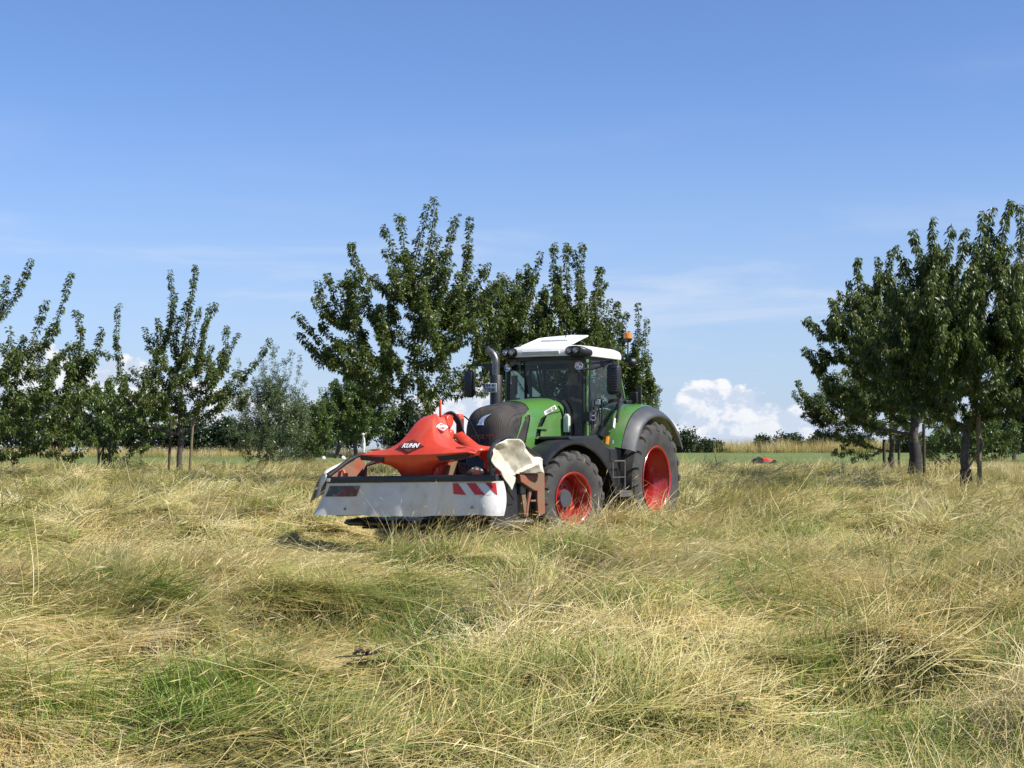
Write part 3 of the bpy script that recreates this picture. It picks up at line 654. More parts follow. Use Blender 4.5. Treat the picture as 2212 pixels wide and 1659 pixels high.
# left hand group
T_('cherry_tree', 'wide leafy cherry tree with long shoots cut by the left edge of the picture', -12, 44, tr_px([(185, 105), (440, 190), (665, 560), (480, 670), (5, 205), (470, 440), (310, 380), (600, 760), (380, 560), (560, 1370), (500, 1270), (-160, 300), (-300, 520), (430, 1000), (240, 640), (560, 1000), (90, 900), (420, 1150), (300, 1330), (120, 1400), (-200, 800), (470, 780)], Z1), 'cherry', GR, 1.7, 130, (.5, 2.9, 2.9, 2.3), seed=1, trunk_r=.13, leaf=.135, per_m=40)
T_('cherry_tree', 'young cherry tree between two stakes with spiky upright shoots, left of centre', 390, 50, tr_px([(765, 395), (1110, 185), (1275, 150), (1440, 415), (1540, 590), (1750, 628), (1025, 500), (930, 555), (745, 660), (630, 705), (1465, 540), (1220, 395), (1370, 400), (1640, 960), (1600, 1040), (700, 1080), (760, 1140), (1450, 1090), (850, 820), (1500, 800), (980, 600), (1160, 480), (1130, 330), (1285, 420), (620, 980), (1600, 850)], Z1), 'cherry', GR, 2.05, 105, (0, 3.2, 2.35, 1.4), seed=2, trunk_r=.105, leaf=.13, per_m=42, twig=.25)
T_('apple_tree', 'low bright green fruit tree with drooping leaves behind the staked cherry', 226, 62, tr_px([(500, 1090), (560, 1200), (640, 1060), (780, 1000), (900, 1090), (990, 1230), (1000, 1330), (860, 1380), (700, 1400), (560, 1260), (680, 1440), (760, 1420)], Z1), 'bright', GR, 1.2, 150, (.25, 2.6, 2.9, 1.55), seed=3, trunk_r=.09, leaf=.17, per_m=26, droop=.9, multi=3)
T_('willow_tree', 'airy grey green small leaved tree with many thin stems', 572, 62, tr_px([(1560, 760), (1600, 850), (1680, 720), (1760, 670), (1800, 680), (1900, 700), (1960, 740), (1850, 760), (1500, 1000), (1480, 1150), (1480, 1330), (1560, 1390), (1980, 900), (1720, 800), (2020, 1000), (1640, 640 + 250), (2010, 1300)], Z1), 'grey', GR, 0.7, 185, (.35, 2.1, 1.85, 2.1), seed=4, trunk_r=.1, leaf=.105, wid=.36, per_m=26, droop=.1, multi=5, twig=.5, sleeve=.05, tw_n=4.5, wood=.4)
T_('apple_tree', 'bright green bushy apple tree left of the mower, golfers in front of it', 768, 108, [(690, 870), (720, 850), (770, 822), (740, 830), (820, 830), (850, 850), (860, 890), (845, 930), (700, 900), (690, 935), (720, 950), (800, 945), (830, 860)], 'bright', GR, 1.7, 190, (.1, 3.75, 3.0, 2.7), seed=5, trunk_r=.16, leaf=.25, per_m=17, droop=.2, twig=.5)
T_('shrub_tree', 'rounded olive green shrub beside the airy grey green tree', 672, 74, [(640, 870), (660, 850), (690, 835), (700, 860), (645, 920), (650, 960), (700, 930), (705, 965)], 'bright', GR, .6, 130, (.0, 1.9, 1.35, 1.7), seed=15, trunk_r=.09, leaf=.15, per_m=26, droop=.1, twig=.4, multi=4)
# centre
T_('cherry_tree', 'tallest cherry tree with many upright shoots, directly behind the mower', 916, 40, tr_px([(410, 360), (590, 390), (615, 290), (685, 195), (890, 90), (1035, 185), (1100, 205), (1215, 480), (270, 545), (385, 530), (210, 595), (205, 685), (95, 790), (90, 890), (235, 830), (250, 960), (330, 1060), (440, 1130), (560, 1150), (1180, 490), (1000, 420), (860, 150), (920, 330), (760, 420), (500, 700), (1180, 700), (1150, 600), (660, 560), (1100, 380), (1240, 620), (540, 560), (160, 960)], Z2_), 'cherry', GR, 2.0, 135, (-.15, 4.35, 2.75, 2.4), seed=6, trunk_r=.13, leaf=.13, per_m=42, lean=-.12, tw_n=3.8)
T_('cherry_tree', 'rounded cherry tree rising behind the exhaust and cab', 1190, 45, tr_px([(1280, 540), (1440, 485), (1520, 430), (1600, 375), (1665, 370), (1760, 370), (1860, 512), (1910, 592), (1345, 575), (1835, 792), (1300, 760), (1250, 900), (1390, 540), (1700, 420), (1870, 640), (1240, 700), (1250, 1000), (1190, 780), (1170, 900), (1200, 640), (1330, 1130), (1400, 1160), (1420, 1260), (1350, 1290), (1300, 1200), (1500, 1300), (1260, 1180), (1450, 1150), (1560, 1220), (1380, 1080), (1650, 1150), (1750, 1060)], Z2_), 'cherry', GR, 1.9, 185, (-.1, 4.2, 2.5, 2.3), seed=7, trunk_r=.12, leaf=.135, per_m=42, tw_n=3.8)
T_('cherry_tree', 'smaller cherry tree peeping out behind the rear of the cab', 1338, 52, tr_px([(1910, 708), (2080, 728), (2132, 818), (2135, 1088), (1962, 765), (1850, 830), (2060, 960), (2080, 1020), (1900, 1000), (1880, 860), (2100, 900), (1985, 840), (1950, 950), (2030, 880), (2020, 780)], Z2_), 'cherry', GR, 1.5, 95, (.1, 3.2, 1.35, 2.0), seed=8, trunk_r=.09, leaf=.14, per_m=38)
T_('willow_tree', 'pale small leaved tree low behind the rear fender', 1392, 74, tr_px([(2110, 950), (2140, 1000), (2150, 1130), (2110, 1220), (2150, 1310), (2040, 1100), (2170, 1330), (2090, 1180)], Z2_), 'grey', GR, .8, 90, (-.1, 2.6, 1.4, 2.3), seed=9, trunk_r=.08, leaf=.11, per_m=32, multi=3, droop=.1, twig=.4)
# right hand group
T_('cherry_tree', 'nearest tall dense cherry tree at the right edge, a strapped stake beside it', 2083, 36, tr_px([(1385, 185), (1480, 205), (1625, 150), (1690, 125), (1768, 97), (1815, 110), (1240, 300), (1320, 230), (1160, 420), (1900, 150), (2000, 300), (2080, 520), (1550, 230), (1700, 250), (1120, 620), (1110, 800), (1180, 940), (1240, 1080), (1900, 900), (2000, 800), (1800, 1050), (1700, 1000), (1400, 1050), (1380, 350), (1560, 430), (1950, 1080)], Z3), 'cherry', GR, 1.95, 275, (.35, 4.4, 3.1, 2.4), seed=10, trunk_r=.125, leaf=.15, wid=.34, per_m=44, droop=1.0, guard=True, lean=.02, tw_n=3.8)
T_('cherry_tree', 'dense dark cherry tree with a thick dark trunk, middle of the right group', 1975, 45, tr_px([(1050, 365), (1150, 355), (1012, 462), (1000, 520), (1020, 600), (865, 770), (835, 890), (910, 712), (880, 850), (960, 1000), (1100, 480), (1080, 650), (900, 1000), (1000, 1120), (1200, 330)], Z3), 'cherry', GR, 2.0, 235, (-.4, 4.15, 3.0, 2.3), seed=11, trunk_r=.16, leaf=.15, wid=.36, per_m=42, droop=.9, guard=True, tw_n=3.8)
T_('plum_tree', 'low small leaved tree with hanging branches, furthest back of the right group', 1925, 55, tr_px([(755, 942), (742, 992), (780, 1100), (860, 1160), (930, 1285), (1000, 1310), (1075, 1310), (820, 1010), (960, 1240), (900, 1080), (1040, 1280)], Z3), 'cherry', GR, 1.7, 185, (-1.0, 3.0, 2.7, 1.55), seed=12, trunk_r=.11, leaf=.10, wid=.5, per_m=48, droop=.5, guard=True, tw_n=3.8)
T_('apple_tree', 'bright green bush between the two right trunks in the distance', 2085, 62, tr_px([(1380, 1210), (1420, 1320), (1560, 1200), (1600, 1310), (1660, 1200), (1500, 1320), (1380, 1290), (1600, 1120)], Z3), 'bright', GR, .6, 110, (0, 1.7, 2.5, 1.35), seed=13, trunk_r=.08, leaf=.16, per_m=26, multi=4, droop=.3)
T_('hedge_tree', 'dark tree at the far right edge behind the nearest cherry', 2190, 92, tr_px([(1700, 1120), (1740, 1180), (1800, 1060), (1650, 1160), (1820, 1200), (1690, 1250), (1760, 1290)], Z3), 'dark', GR, 1.2, 160, (.2, 3.6, 3.1, 2.9), seed=14, trunk_r=.15, leaf=.24, per_m=18, twig=.7, droop=.2)
# ---- far hedges: each bush a thing
def bush(label, px, d, wpx, top, m, seed, n=4200, leaf=.26, nm='hedge_bush', cat='bush', group='hedge bushes along the far edge of the fairway'):
    g = np.random.default_rng(seed); bx = at(px, d); bz = gz1(bx, d); hz = 1.52 - (top - 977) / 3200 * d - bz; rx = wpx / 3200 * d / 2
    o = thing(nm, label, cat, (bx, d, bz), 0, group)
    P_ = []; k = 9; cs = [(g.uniform(-.7, .7) * rx, g.uniform(-.6, .6) * rx * .7, hz * g.uniform(.3, .66), g.uniform(.38, .6)) for _ in range(k)]
    for cx, cy, cz, r_ in cs:
        q = g.normal(0, 1, (n // k, 3)); q /= np.linalg.norm(q, axis=1, keepdims=True); rr = g.random((n // k, 1)) ** .3 * (1 + .22 * g.normal(0, 1, (n // k, 1))); P_.append(np.array([cx, cy, cz]) + q * rr * np.array([rx * r_, rx * r_, hz * r_ * .75]))
    P_ = np.concatenate(P_); P_ = P_[(P_[:, 2] > 0)]
    D_ = g.normal(0, 1, P_.shape); D_ /= np.linalg.norm(D_, axis=1, keepdims=True)
    cr = link(bpy.data.objects.new('crown', leaves_mesh('crown', P_, D_, leaf * g.uniform(.6, 1.3, len(P_)), .55, LM[m], g))); cr.parent = o
    st = MB()
    for q in range(5): cx, cy, cz, r_ = cs[q]; st.tube([(cx * .25, cy * .25, -.2), (cx * .6, cy * .6, cz * .6), (cx, cy, cz)], [.09, .06, .03], 5, cap=False)
    st.build('stems', M['bark'], o)
    return o
for i, (lb, px, d, wp, tp, m) in enumerate([
    ('rounded dark hedge bush just right of the tractor rear wheel', 1476, 152, 70, 924, 'dark'), ('sloping low hedge bush between the tractor and the cumulus cloud', 1530, 153, 56, 948, 'dark'),
    ('small hedge bush under the right end of the cloud', 1655, 156, 50, 942, 'dark'), ('middle bush of the three below the cloud tail', 1708, 156, 60, 934, 'dark'), ('broad hedge bush left of the hanging plum branches', 1775, 157, 80, 932, 'dark'), ('hedge bush half hidden by the hanging plum branches', 1850, 157, 80, 936, 'dark'),
    ('hedge bush seen between the right hand trunks', 1945, 154, 90, 940, 'dark'), ('hedge bush behind the near right trunk', 2040, 152, 90, 936, 'dark'), ('hedge bush far right beyond the leaning stake', 2130, 150, 90, 935, 'dark'), ('last hedge bush at the right edge', 2215, 150, 90, 930, 'dark'),
    ('dark hedge bush in the gap right of the staked cherry trunk', 465, 124, 110, 898, 'dark'), ('dark hedge bush directly behind the staked cherry trunk', 385, 126, 100, 905, 'dark'), ('dark hedge bush left of the staked cherry trunk', 300, 125, 100, 900, 'dark'), ('purple leaved bush in the far left hedge', 128, 120, 80, 866, 'purple'), ('dark green tree at the far left edge behind the wide cherry', 40, 118, 120, 850, 'dark'), ('hedge bush between the purple bush and the bright fruit tree', 205, 124, 110, 890, 'dark'),
    ('dark hedge bush seen through the airy grey tree', 560, 124, 110, 905, 'dark'), ('dark hedge bush behind the olive shrub', 650, 128, 100, 885, 'dark'), ('tall dark hedge bush behind the bright apple tree', 745, 158, 100, 868, 'dark'), ('dark blue green tree between the apple tree and the red mower', 862, 150, 96, 852, 'dark'), ('dark bush showing between mower and hood', 950, 160, 60, 935, 'dark')]):
    bush(lb, px, d, wp, tp, m, 200 + i, n=5600 if wp > 80 else 3400, leaf=.34)

# ------------------------------------------------------------------ tractor (local x = forwards, y = its left side, z = up)
TZ = 0.0
T = thing('tractor', 'dusty green farm tractor with red wheels and white roof carrying the mower', 'tractor', (TO[0], TO[1], TZ), R(-119.5))

def hood_pt(x, a):
    """a: 0 = lower edge on the left side (+y), 1 = lower edge on the right side"""
    u = max(0., (x - 3.45) / .53); u = min(u, 1.)
    B = 1.50 + .12 * max(0, (2.6 - x)) ** 1.2 * .8
    Tp = 2.455 - .062 * max(0., x - 1.75) ** 1.6
    wk = (1 - u ** 2.9) ** (1 / 2.9); tk = (1 - u ** 4.) ** (1 / 4.)
    W = (.455 - .01 * (x - 2)) * wk; top = B + (Tp - B) * tk
    H = min(.50, (top - B) * .7); zc = top - H
    if a < .28: z = B + (zc - B) * (a / .28); y = W * (1 + .04 * (1 - a / .28)); return (x, y, z)
    if a > .72: z = B + (zc - B) * ((1 - a) / .28); y = -W * (1 + .04 * (1 - (1 - a) / .28)); return (x, y, z)
    th = math.pi * (a - .28) / .44; c, s_ = math.cos(th), math.sin(th); e = 2 / 2.9
    return (x, W * math.copysign(abs(c) ** e, c), zc + H * abs(s_) ** e)
def inpoly(x, z, P):
    r = False; j = len(P) - 1
    for i in range(len(P)):
        if (P[i][1] > z) != (P[j][1] > z) and x < (P[j][0] - P[i][0]) * (z - P[i][1]) / (P[j][1] - P[i][1]) + P[i][0]: r = not r
        j = i
    return r
SIDEP = [(3.10, 2.13), (3.27, 2.10), (3.56, 1.76), (3.56, 1.66), (3.35, 1.60)]
VENT = [(2.56, 2.13), (2.74, 2.09), (2.86, 2.0), (2.95, 1.85), (3.04, 1.64), (2.84, 1.64), (2.80, 1.85), (2.70, 2.0)]
def hood_class(x, y, z):
    if x > np.interp(z, [1.5, 1.74, 2.10, 2.22, 2.3], [3.72, 3.60, 3.36, 3.07, 3.03]): return 1
    if inpoly(x, z, SIDEP): return 2
    if inpoly(x, z, VENT): return 3
    return 0
def build_hood():
    xs = list(np.arange(1.78, 3.45, .0175)) + [3.45 + .53 * math.sin(t) for t in np.linspace(.0, math.pi / 2, 56)]
    aa = []
    for i in range(150): aa.append(i / 149)
    # more samples round the shoulders
    aa = sorted(set(aa + [.28 + .44 * (1 - math.cos(math.pi * k / 90)) / 2 for k in range(91)]))
    G = [[hood_pt(x, a) for a in aa] for x in xs]
    P = np.array(G); 
    # normals (for recess)
    du = np.gradient(P, axis=0); dv = np.gradient(P, axis=1); Nn = np.cross(du, dv); ln = np.linalg.norm(Nn, axis=-1, keepdims=True); Nn = Nn / np.maximum(ln, 1e-9)
    cen = np.array([0, 0, 1.8]); sgn = np.sign(((P - np.array([2.8, 0, 1.6])) * Nn).sum(-1, keepdims=True)); Nn = Nn * np.where(sgn == 0, 1, sgn)
    cl = np.zeros((len(xs) - 1, len(aa) - 1), int)
    for i in range(len(xs) - 1):
        for j in range(len(aa) - 1):
            c = (P[i, j] + P[i + 1, j + 1]) / 2; cl[i, j] = hood_class(*c)
    objs = []
    for k, (nm, mt, rec) in enumerate([('hood', 'green', 0), ('grille', 'grille', .008), ('side_grille', 'grille', .02), ('vent_opening', 'black', .035)]):
        for side in ((0,) if k < 2 else (1, -1)):
            used = {}; V = []; F = []
            def vid(i, j):
                if (i, j) not in used:
                    used[(i, j)] = len(V); p = P[i, j] - Nn[i, j] * rec
                    if k == 1:   # vertical pleats of the mesh
                        p = p - Nn[i, j] * .0035 * (1 + math.sin(P[i, j][1] * 210))
                    V.append(tuple(p))
                return used[(i, j)]
            for i in range(len(xs) - 1):
                for j in range(len(aa) - 1):
                    if cl[i, j] != k: continue
                    if side and (P[i, j][1] > 0) != (side > 0): continue
                    F.append((vid(i, j), vid(i + 1, j), vid(i + 1, j + 1), vid(i, j + 1)))
            # walls between recessed areas and the shell
            if rec:
                for i in range(len(xs) - 1):
                    for j in range(len(aa) - 1):
                        if cl[i, j] != k: continue
                        if side and (P[i, j][1] > 0) != (side > 0): continue
                        for (di, dj, e) in ((-1, 0, ((i, j), (i, j + 1))), (1, 0, ((i + 1, j), (i + 1, j + 1))), (0, -1, ((i, j), (i + 1, j))), (0, 1, ((i, j + 1), (i + 1, j + 1)))):
                            a_, b_ = i + di, j + dj
                            if 0 <= a_ < cl.shape[0] and 0 <= b_ < cl.shape[1] and cl[a_, b_] != k:
                                q = len(V); V.append(tuple(P[e[0]])); V.append(tuple(P[e[1]])); F.append((vid(*e[0]), vid(*e[1]), q + 1, q))
            par = T if k < 2 else objs[0]
            o = add(nm, V, F, M[mt], par, angle=50 if k != 1 else 80)
            objs.append(o)
    return objs
H_ = build_hood(); hood = H_[0]; grille = H_[1]
# louvre fins standing in the vents
for z, x0, x1 in ((1.905, 2.60, 2.93), (1.745, 2.64, 3.0)):
    for sy in (1, -1):
        rows = []
        for t in np.linspace(0, 1, 9):
            x = x0 + (x1 - x0) * t; wd = .028 * math.sin(math.pi * min(1, t * 1.02 + .02)) ** .6 + .002
            zz = z + .012 * math.sin(math.pi * t)
            y = (hood_pt(x, .2)[1] + .008) * sy
            rows.append([(x, y - .02 * sy, zz - wd), (x, y + .022 * sy, zz - wd * .4), (x, y + .022 * sy, zz + wd * .5), (x, y - .02 * sy, zz + wd)])
        MB().grid(rows, closed=True, cap=True).build('louvre', M['green'], hood, angle=60)
# crease moulding above the vent and panel seams
for sy in (1, -1):
    pts = [(2.05, .2, 2.215), (2.4, .2, 2.17), (2.62, .2, 2.13), (2.80, .2, 2.06)]
    path = []
    for x, _, z in smooth_path(pts, 5):
        y = max(hood_pt(x, a)[1] for a in np.linspace(.0, .5, 60) if abs(hood_pt(x, a)[2] - z) < .03)
        path.append((x, (y + .001) * sy, z))
    MB().tube(path, .007, 6).build('panel_seam', M['black'], hood)
    MB().box((1.99, .466 * sy, 2.0), (.03, .02, .62)).build('hood_rear_trim', M['black'], hood, bevel=.006)
def on_nose(dx):
    def f(u, v, w_):
        y = u; z = v
        k = (max(0., 1 - (abs(y) / .44) ** 2.9)) ** (1 / 2.9); return (3.45 + .53 * k + dx + w_, y, z)
    return f
text('lettering', 'FENDT', .125, M['redletter'], grille, lambda u, v, w_: on_nose(.008)(u * 1.0 + .01, v * .8 + 1.765, w_), ext=.003, bold=.002, shear=.12)
# swooping silver badge
def badge():
    P2 = [(-.075, 1.955), (.035, 1.955), (.03, 1.99), (.045, 2.03), (.09, 2.085), (.16, 2.135), (.07, 2.115), (.0, 2.075), (-.035, 2.03), (-.04, 2.0)]
    V = []
    def sx(y, z):   # front of the shell at height z
        best = 3.45
        for x in np.linspace(3.3, 3.979, 120):
            zt = hood_pt(x, .5)[2]
            if zt >= z: best = x
        k = (max(0., 1 - (abs(y) / .44) ** 2.9)) ** (1 / 2.9); return min(best, 3.45 + .53 * k)
    n = len(P2)
    for off in (.022, -.01):
        for y, z in P2: V.append((sx(y, z) + off, y, z))
    F = [tuple(range(n)), tuple(reversed(range(n, 2 * n)))] + [(i, (i + 1) % n, n + (i + 1) % n, n + i) for i in range(n)]
    add('emblem', V, F, M['silver'], grille, smooth=False)
badge()
def on_side(x0, z0, slope, dy=.004):
    def f(u, v, w_):
        x = x0 - u; z = z0 + v + slope * u
        y = .40
        for a in np.linspace(.1, .5, 160):
            p = hood_pt(x, a)
            if p[2] >= z: y = p[1]; break
        return (x, y + dy + w_, z)
    return f
fs = on_side(2.39, 2.225, .26)
MB().grid([[fs(u, v, 0) for v in np.linspace(-.034, .034, 5)] for u in np.linspace(-.235, .235, 14)]).build('name_plate', M['platewhite'], hood, smooth=True)
text('model_lettering', 'VARIO 828', .075, M['ink'], hood, lambda u, v, w_: on_side(2.39, 2.225, .26, .007)(u, v * .9, w_), ext=.001, bold=.001, shear=.2)
MB().grid([[on_side(2.39, 2.225, .26, .0065)(u, v, 0) for v in (-.034, -.027)] for u in np.linspace(-.2, .22, 14)]).build('name_plate_stripe', M['redletter'], hood)
# branch shadow catcher is not needed: real trees do it.  chassis and engine block
c = MB(); c.prism([(1.3, .62), (3.9, .70), (3.95, 1.15), (3.85, 1.5), (2.0, 1.55), (1.3, 1.35)], -.33, .33); c.box((2.95, 0, .74), (.34, 1.25, .26)); c.box((0, 0, 1.0), (.7, 1.3, .5))
c.tube([(2.8, -.5, 1.1), (2.8, .5, 1.1)], .05); c.build('chassis', M['black'], T, bevel=.02, smooth=False)
c = MB(); c.box((4.05, 0, 1.02), (.5, .62, .5)); c.box((4.3, .33, .82), (.62, .09, .14)); c.box((4.3, -.33, .82), (.62, .09, .14)); c.tube([(4.1, 0, 1.2), (4.55, 0, 1.32)], .045); c.build('front_linkage', M['black'], T, bevel=.015, smooth=False)
# sheet-metal body beside the engine: fuel tank, platform
c = MB(); c.prism([(1.02, .78), (1.55, .70), (1.62, 1.02), (1.80, 1.32), (2.10, 1.52), (2.45, 1.62), (2.95, 1.72), (2.95, 1.78), (2.15, 1.80), (1.9, 1.79), (1.55, 1.62), (1.02, 1.60)], .48, 1.06); c.build('fuel_tank', M['black'], T, bevel=.035, smooth=False)
c = MB(); c.prism([(1.02, .78), (1.55, .70), (1.62, 1.02), (1.80, 1.32), (2.10, 1.6), (1.02, 1.60)], -1.06, -.48); c.build('battery_box', M['black'], T, bevel=.035, smooth=False)
MB().box((1.25, 1.062, 1.47), (.44, .02, .20)).build('side_panel', M['black'], T, bevel=.006)
MB().tube([(1.72, 1.0, 1.80), (1.66, 1.05, 1.93)], .075, 14).build('filler_cap', M['black'], T)
MB().tube([(1.52, 1.02, 1.66), (1.50, 1.03, 1.79)], .045, 10).build('yellow_cap', M['amber'], T)

# wheels
def tyre(Rt, W, rim, nl, dep, parent):
    R0 = Rt - dep; h = R0 - rim
    half = [(.36 * W, rim - .012), (.42 * W, rim + .05 * h), (.475 * W, rim + .3 * h), (.50 * W, rim + .55 * h), (.492 * W, rim + .75 * h), (.455 * W, rim + .90 * h), (.40 * W, R0 - .012), (.22 * W, R0 + .004), (0, R0 + .008)]
    prof = [(-y, r) for y, r in half] + [(y, r) for y, r in reversed(half[:-1])]
    mb = MB(); mb.revolve(prof, 96)
    ins = MB(); 
    for side in (1, -1):
        for k in range(nl):
            th0 = 2 * math.pi * (k + (.5 if side < 0 else 0)) / nl
            rows = []
            for s_, yf, rt, rb, wd, sk in ((0, -.035, Rt, R0 - .01, .030, 0), (.3, .14, Rt, R0 - .01, .032, .33), (.62, .30, Rt - .003, R0 - .01, .036, .66), (.85, .425, Rt - .014, R0 - .03, .044, .88), (.97, .488, R0 - .012, rim + .80 * h, .050, .97), (1., .512, rim + .86 * h, rim + .70 * h, .046, 1.0)):
                th = th0 + sk * .30 * (1.03 / Rt) * (W / .71); y = side * yf * W; wa = wd / Rt * 1.15
                row = []
                for da, r in ((-wa * 1.25, rb), (-wa * .8, rt), (wa * .8, rt), (wa * 1.25, rb)):
                    a = th + da; row.append((r * math.cos(a), y, r * math.sin(a)))
                rows.append(row)
            mb.grid(rows, closed=True, cap=True)
    return mb.build('tyre', M['tyre'], parent, angle=28)
def wheel(nm, c, Rt, W, rim, nl, steer, side, front):
    # the wheel object itself is the disc and hub; tyre and rim are its pieces
    mb = MB()
    if front:
        mb.revolve([(-.05, 0.0001), (-.05, .33), (.02, .33), (.02, .16), (.06, .15), (.06, .0001)], 48)
    else:
        mb.revolve([(-.20, 0.0001), (-.20, .47), (-.145, .47), (-.12, .30), (-.08, .22), (-.08, .16), (-.02, .15), (-.02, .0001)], 48)
    for k in range(10):
        a = 2 * math.pi * k / 10; rr = .2 if front else .26; x, z = rr * math.cos(a), rr * math.sin(a)
        mb.tube([(x, .0 if front else -.14, z), (x, .05 if front else -.09, z)], .017, 6)
    wo = mb.build(nm, M['rim'], T, angle=30)
    wo.location = c; wo.rotation_euler = (0, 0, steer if side > 0 else steer + math.pi)
    if side < 0: wo.rotation_euler = (0, 0, steer + math.pi)
    tyre(Rt, W, rim, nl, .052 if not front else .045, wo)
    q = W / 2
    if front: pr = [(-.25, rim + .0), (-.26, rim + .02), (-.24, rim - .03), (-.1, rim - .06), (-.02, rim - .07), (.03, rim - .075), (.06, rim - .06), (.12, rim - .055), (.14, rim - .035), (.22, rim - .03), (.245, rim - .012), (.255, rim + .012), (.268, rim + .022), (.275, rim + .015), (.272, rim - .002), (.258, rim - .02)]
    else: pr = [(-.30, rim), (-.31, rim + .02), (-.29, rim - .03), (-.2, rim - .09), (-.1, rim - .10), (-.03, rim - .10), (.0, rim - .085), (.06, rim - .08), (.075, rim - .06), (.15, rim - .052), (.165, rim - .035), (.25, rim - .03), (.285, rim - .012), (.298, rim + .012), (.312, rim + .022), (.32, rim + .014), (.318, rim - .004), (.30, rim - .022)]
    rm = MB().revolve(pr, 96).build('rim', M['rim'], wo, angle=50)
    if front:
        hc = MB(); hc.revolve([(.0, .145), (.085, .145), (.1, .135), (.104, .0001)], 40); hc.build('hub_cap', M['dkgrey'], wo, angle=40)
    MB().tube([(.0, .10, -(rim - .06)), (.0, .13, -(rim - .10))], .012, 6).build('valve', M['black'], wo)
    return wo
ST = R(-14.5)
wheel('rear_wheel', (0, .97, 1.03), 1.05, .71, .59, 20, 0, 1, False)
wheel('rear_wheel', (0, -.97, 1.03), 1.05, .71, .59, 20, 0, -1, False)
wheel('front_wheel', (2.93, .90, .775), .785, .60, .415, 18, ST, 1, True)
wheel('front_wheel', (2.93, -.90, .775), .785, .60, .415, 18, ST, -1, True)
def arc_shell(name, m, c, prof, a0, a1, dr, parent=T, n=48, rot=0., thick=.02, **k):
    rows = []
    for i in range(n + 1):
        a = R(a0 + (a1 - a0) * i / n); row = []
        outer = [(y, r + dr(math.degrees(a))) for y, r in prof]
        inner = [(y - (.012 if y > prof[0][0] + .01 else 0), r - thick) for y, r in reversed(outer)]
        for y, r in outer + inner:
            v = Vector((r * math.cos(a), y, r * math.sin(a))); v.rotate(Euler((0, 0, rot))); row.append((c[0] + v.x, c[1] + v.y, c[2] + v.z))
        rows.append(row)
    return MB().grid(rows, closed=True, cap=True).build(name, m, parent, **k)
bul = lambda a: .075 * math.exp(-((a - 52) / 24) ** 2)
for sy in (1, -1):
    pr = [(.70, 1.36), (.95, 1.36), (1.08, 1.345), (1.15, 1.318)]
    pg = [(1.154, 1.314), (1.22, 1.285), (1.29, 1.24), (1.34, 1.195), (1.36, 1.165), (1.362, 1.14)]
    if sy < 0:
        pr = [(-y, r) for y, r in pr]; pg = [(-y, r) for y, r in pg]
    f1 = arc_shell('rear_fender', M['green'], (0, 0, 1.02), pr, 25.5, 140, bul, angle=40)
    arc_shell('fender_flare', M['dkgrey'], (0, 0, 1.02), pg, 25.5, 150, lambda a: bul(a) * .8, parent=f1, angle=50)
    c = MB(); c.prism([(1.24 * math.cos(R(a)) * 1.05, 1.02 + 1.24 * math.sin(R(a)) * 1.05) for a in range(28, 140, 8)] + [(-.9, 1.2), (.9, 1.2)], .70 * sy, .685 * sy); c.build('fender_inner_wall', M['black'], f1, smooth=False)
    # front fenders turn with the wheels
    ff = [(-.28, .905), (-.2, .93), (.1, .935), (.24, .925), (.30, .895), (.302, .87)]
    o = arc_shell('front_fender', M['black'], (2.93, .9 * sy, .775), [(y if sy > 0 else -y, r) for y, r in ff], 38, 182, lambda a: .0 + .16 * max(0, (a - 90) / 90) ** 2 + .02 * math.exp(-((a - 95) / 25) ** 2), rot=ST, angle=40)
    MB().box((2.93, .78 * sy, 1.45), (.1, .25, .5)).build('fender_bracket', M['black'], o, smooth=False)
MB().box((1.33, .95, 1.70), (.012, .001 + .13, .055)).build('info_sticker', M['white'], T, smooth=False).location = (-.03, .03, 0)
# access ladder
c = MB(); r_ = .014
c.tube(smooth_path([(1.60, 1.2, 1.37), (1.22, 1.2, 1.375), (1.17, 1.2, 1.33), (1.165, 1.2, .9), (1.15, 1.22, .72), (1.08, 1.24, .50)], 4), r_)
c.tube([(1.60, 1.18, 1.37), (1.60, 1.18, .85), (1.53, 1.2, .68), (1.50, 1.24, .50)], r_)
c.tube([(1.60, 1.18, 1.10), (1.17, 1.2, 1.10)], .01)
ladder = c.build('access_ladder', M['steel'], T)
for z, d in ((.86, .34), (.50, .26)):
    c = MB(); c.box((1.36, 1.15, z), (.42, d, .03)); c.box((1.36, 1.30, z - .04 * (z > .6)), (.44, .03, .10 if z > .6 else .05)); c.build('tread', M['steel'], ladder, bevel=.006, smooth=False)
for bx_ in ((1.62, 1.12, .84), (1.15, 1.12, .78)): MB().box(bx_, (.11, .3, .11)).build('step_bracket', M['black'], ladder, bevel=.01, smooth=False)
MB().box((1.36, .95, .62), (.5, .2, .3)).build('step_back_plate', M['black'], ladder, smooth=False)

# ---------------- cab
cab = MB(); cab.prism([(.15, 1.35), (2.02, 1.35), (2.02, 1.72), (1.86, 1.80), (.9, 1.80), (.15, 2.2)], -.74, .74); cabo = cab.build('cab', M['black'], T, bevel=.02, smooth=False)
def bow(y): return 1.80 + .15 * (1 - (y / .74) ** 2)
ZB, ZT = 1.79, 3.13
# windscreen as curved pane with real thickness
rows = [[(bow(y) + .0, y, z) for z in (ZB, ZT)] for y in np.linspace(-.72, .74, 17)]
ws = MB().grid(rows).build('windscreen', M['glass'], T)
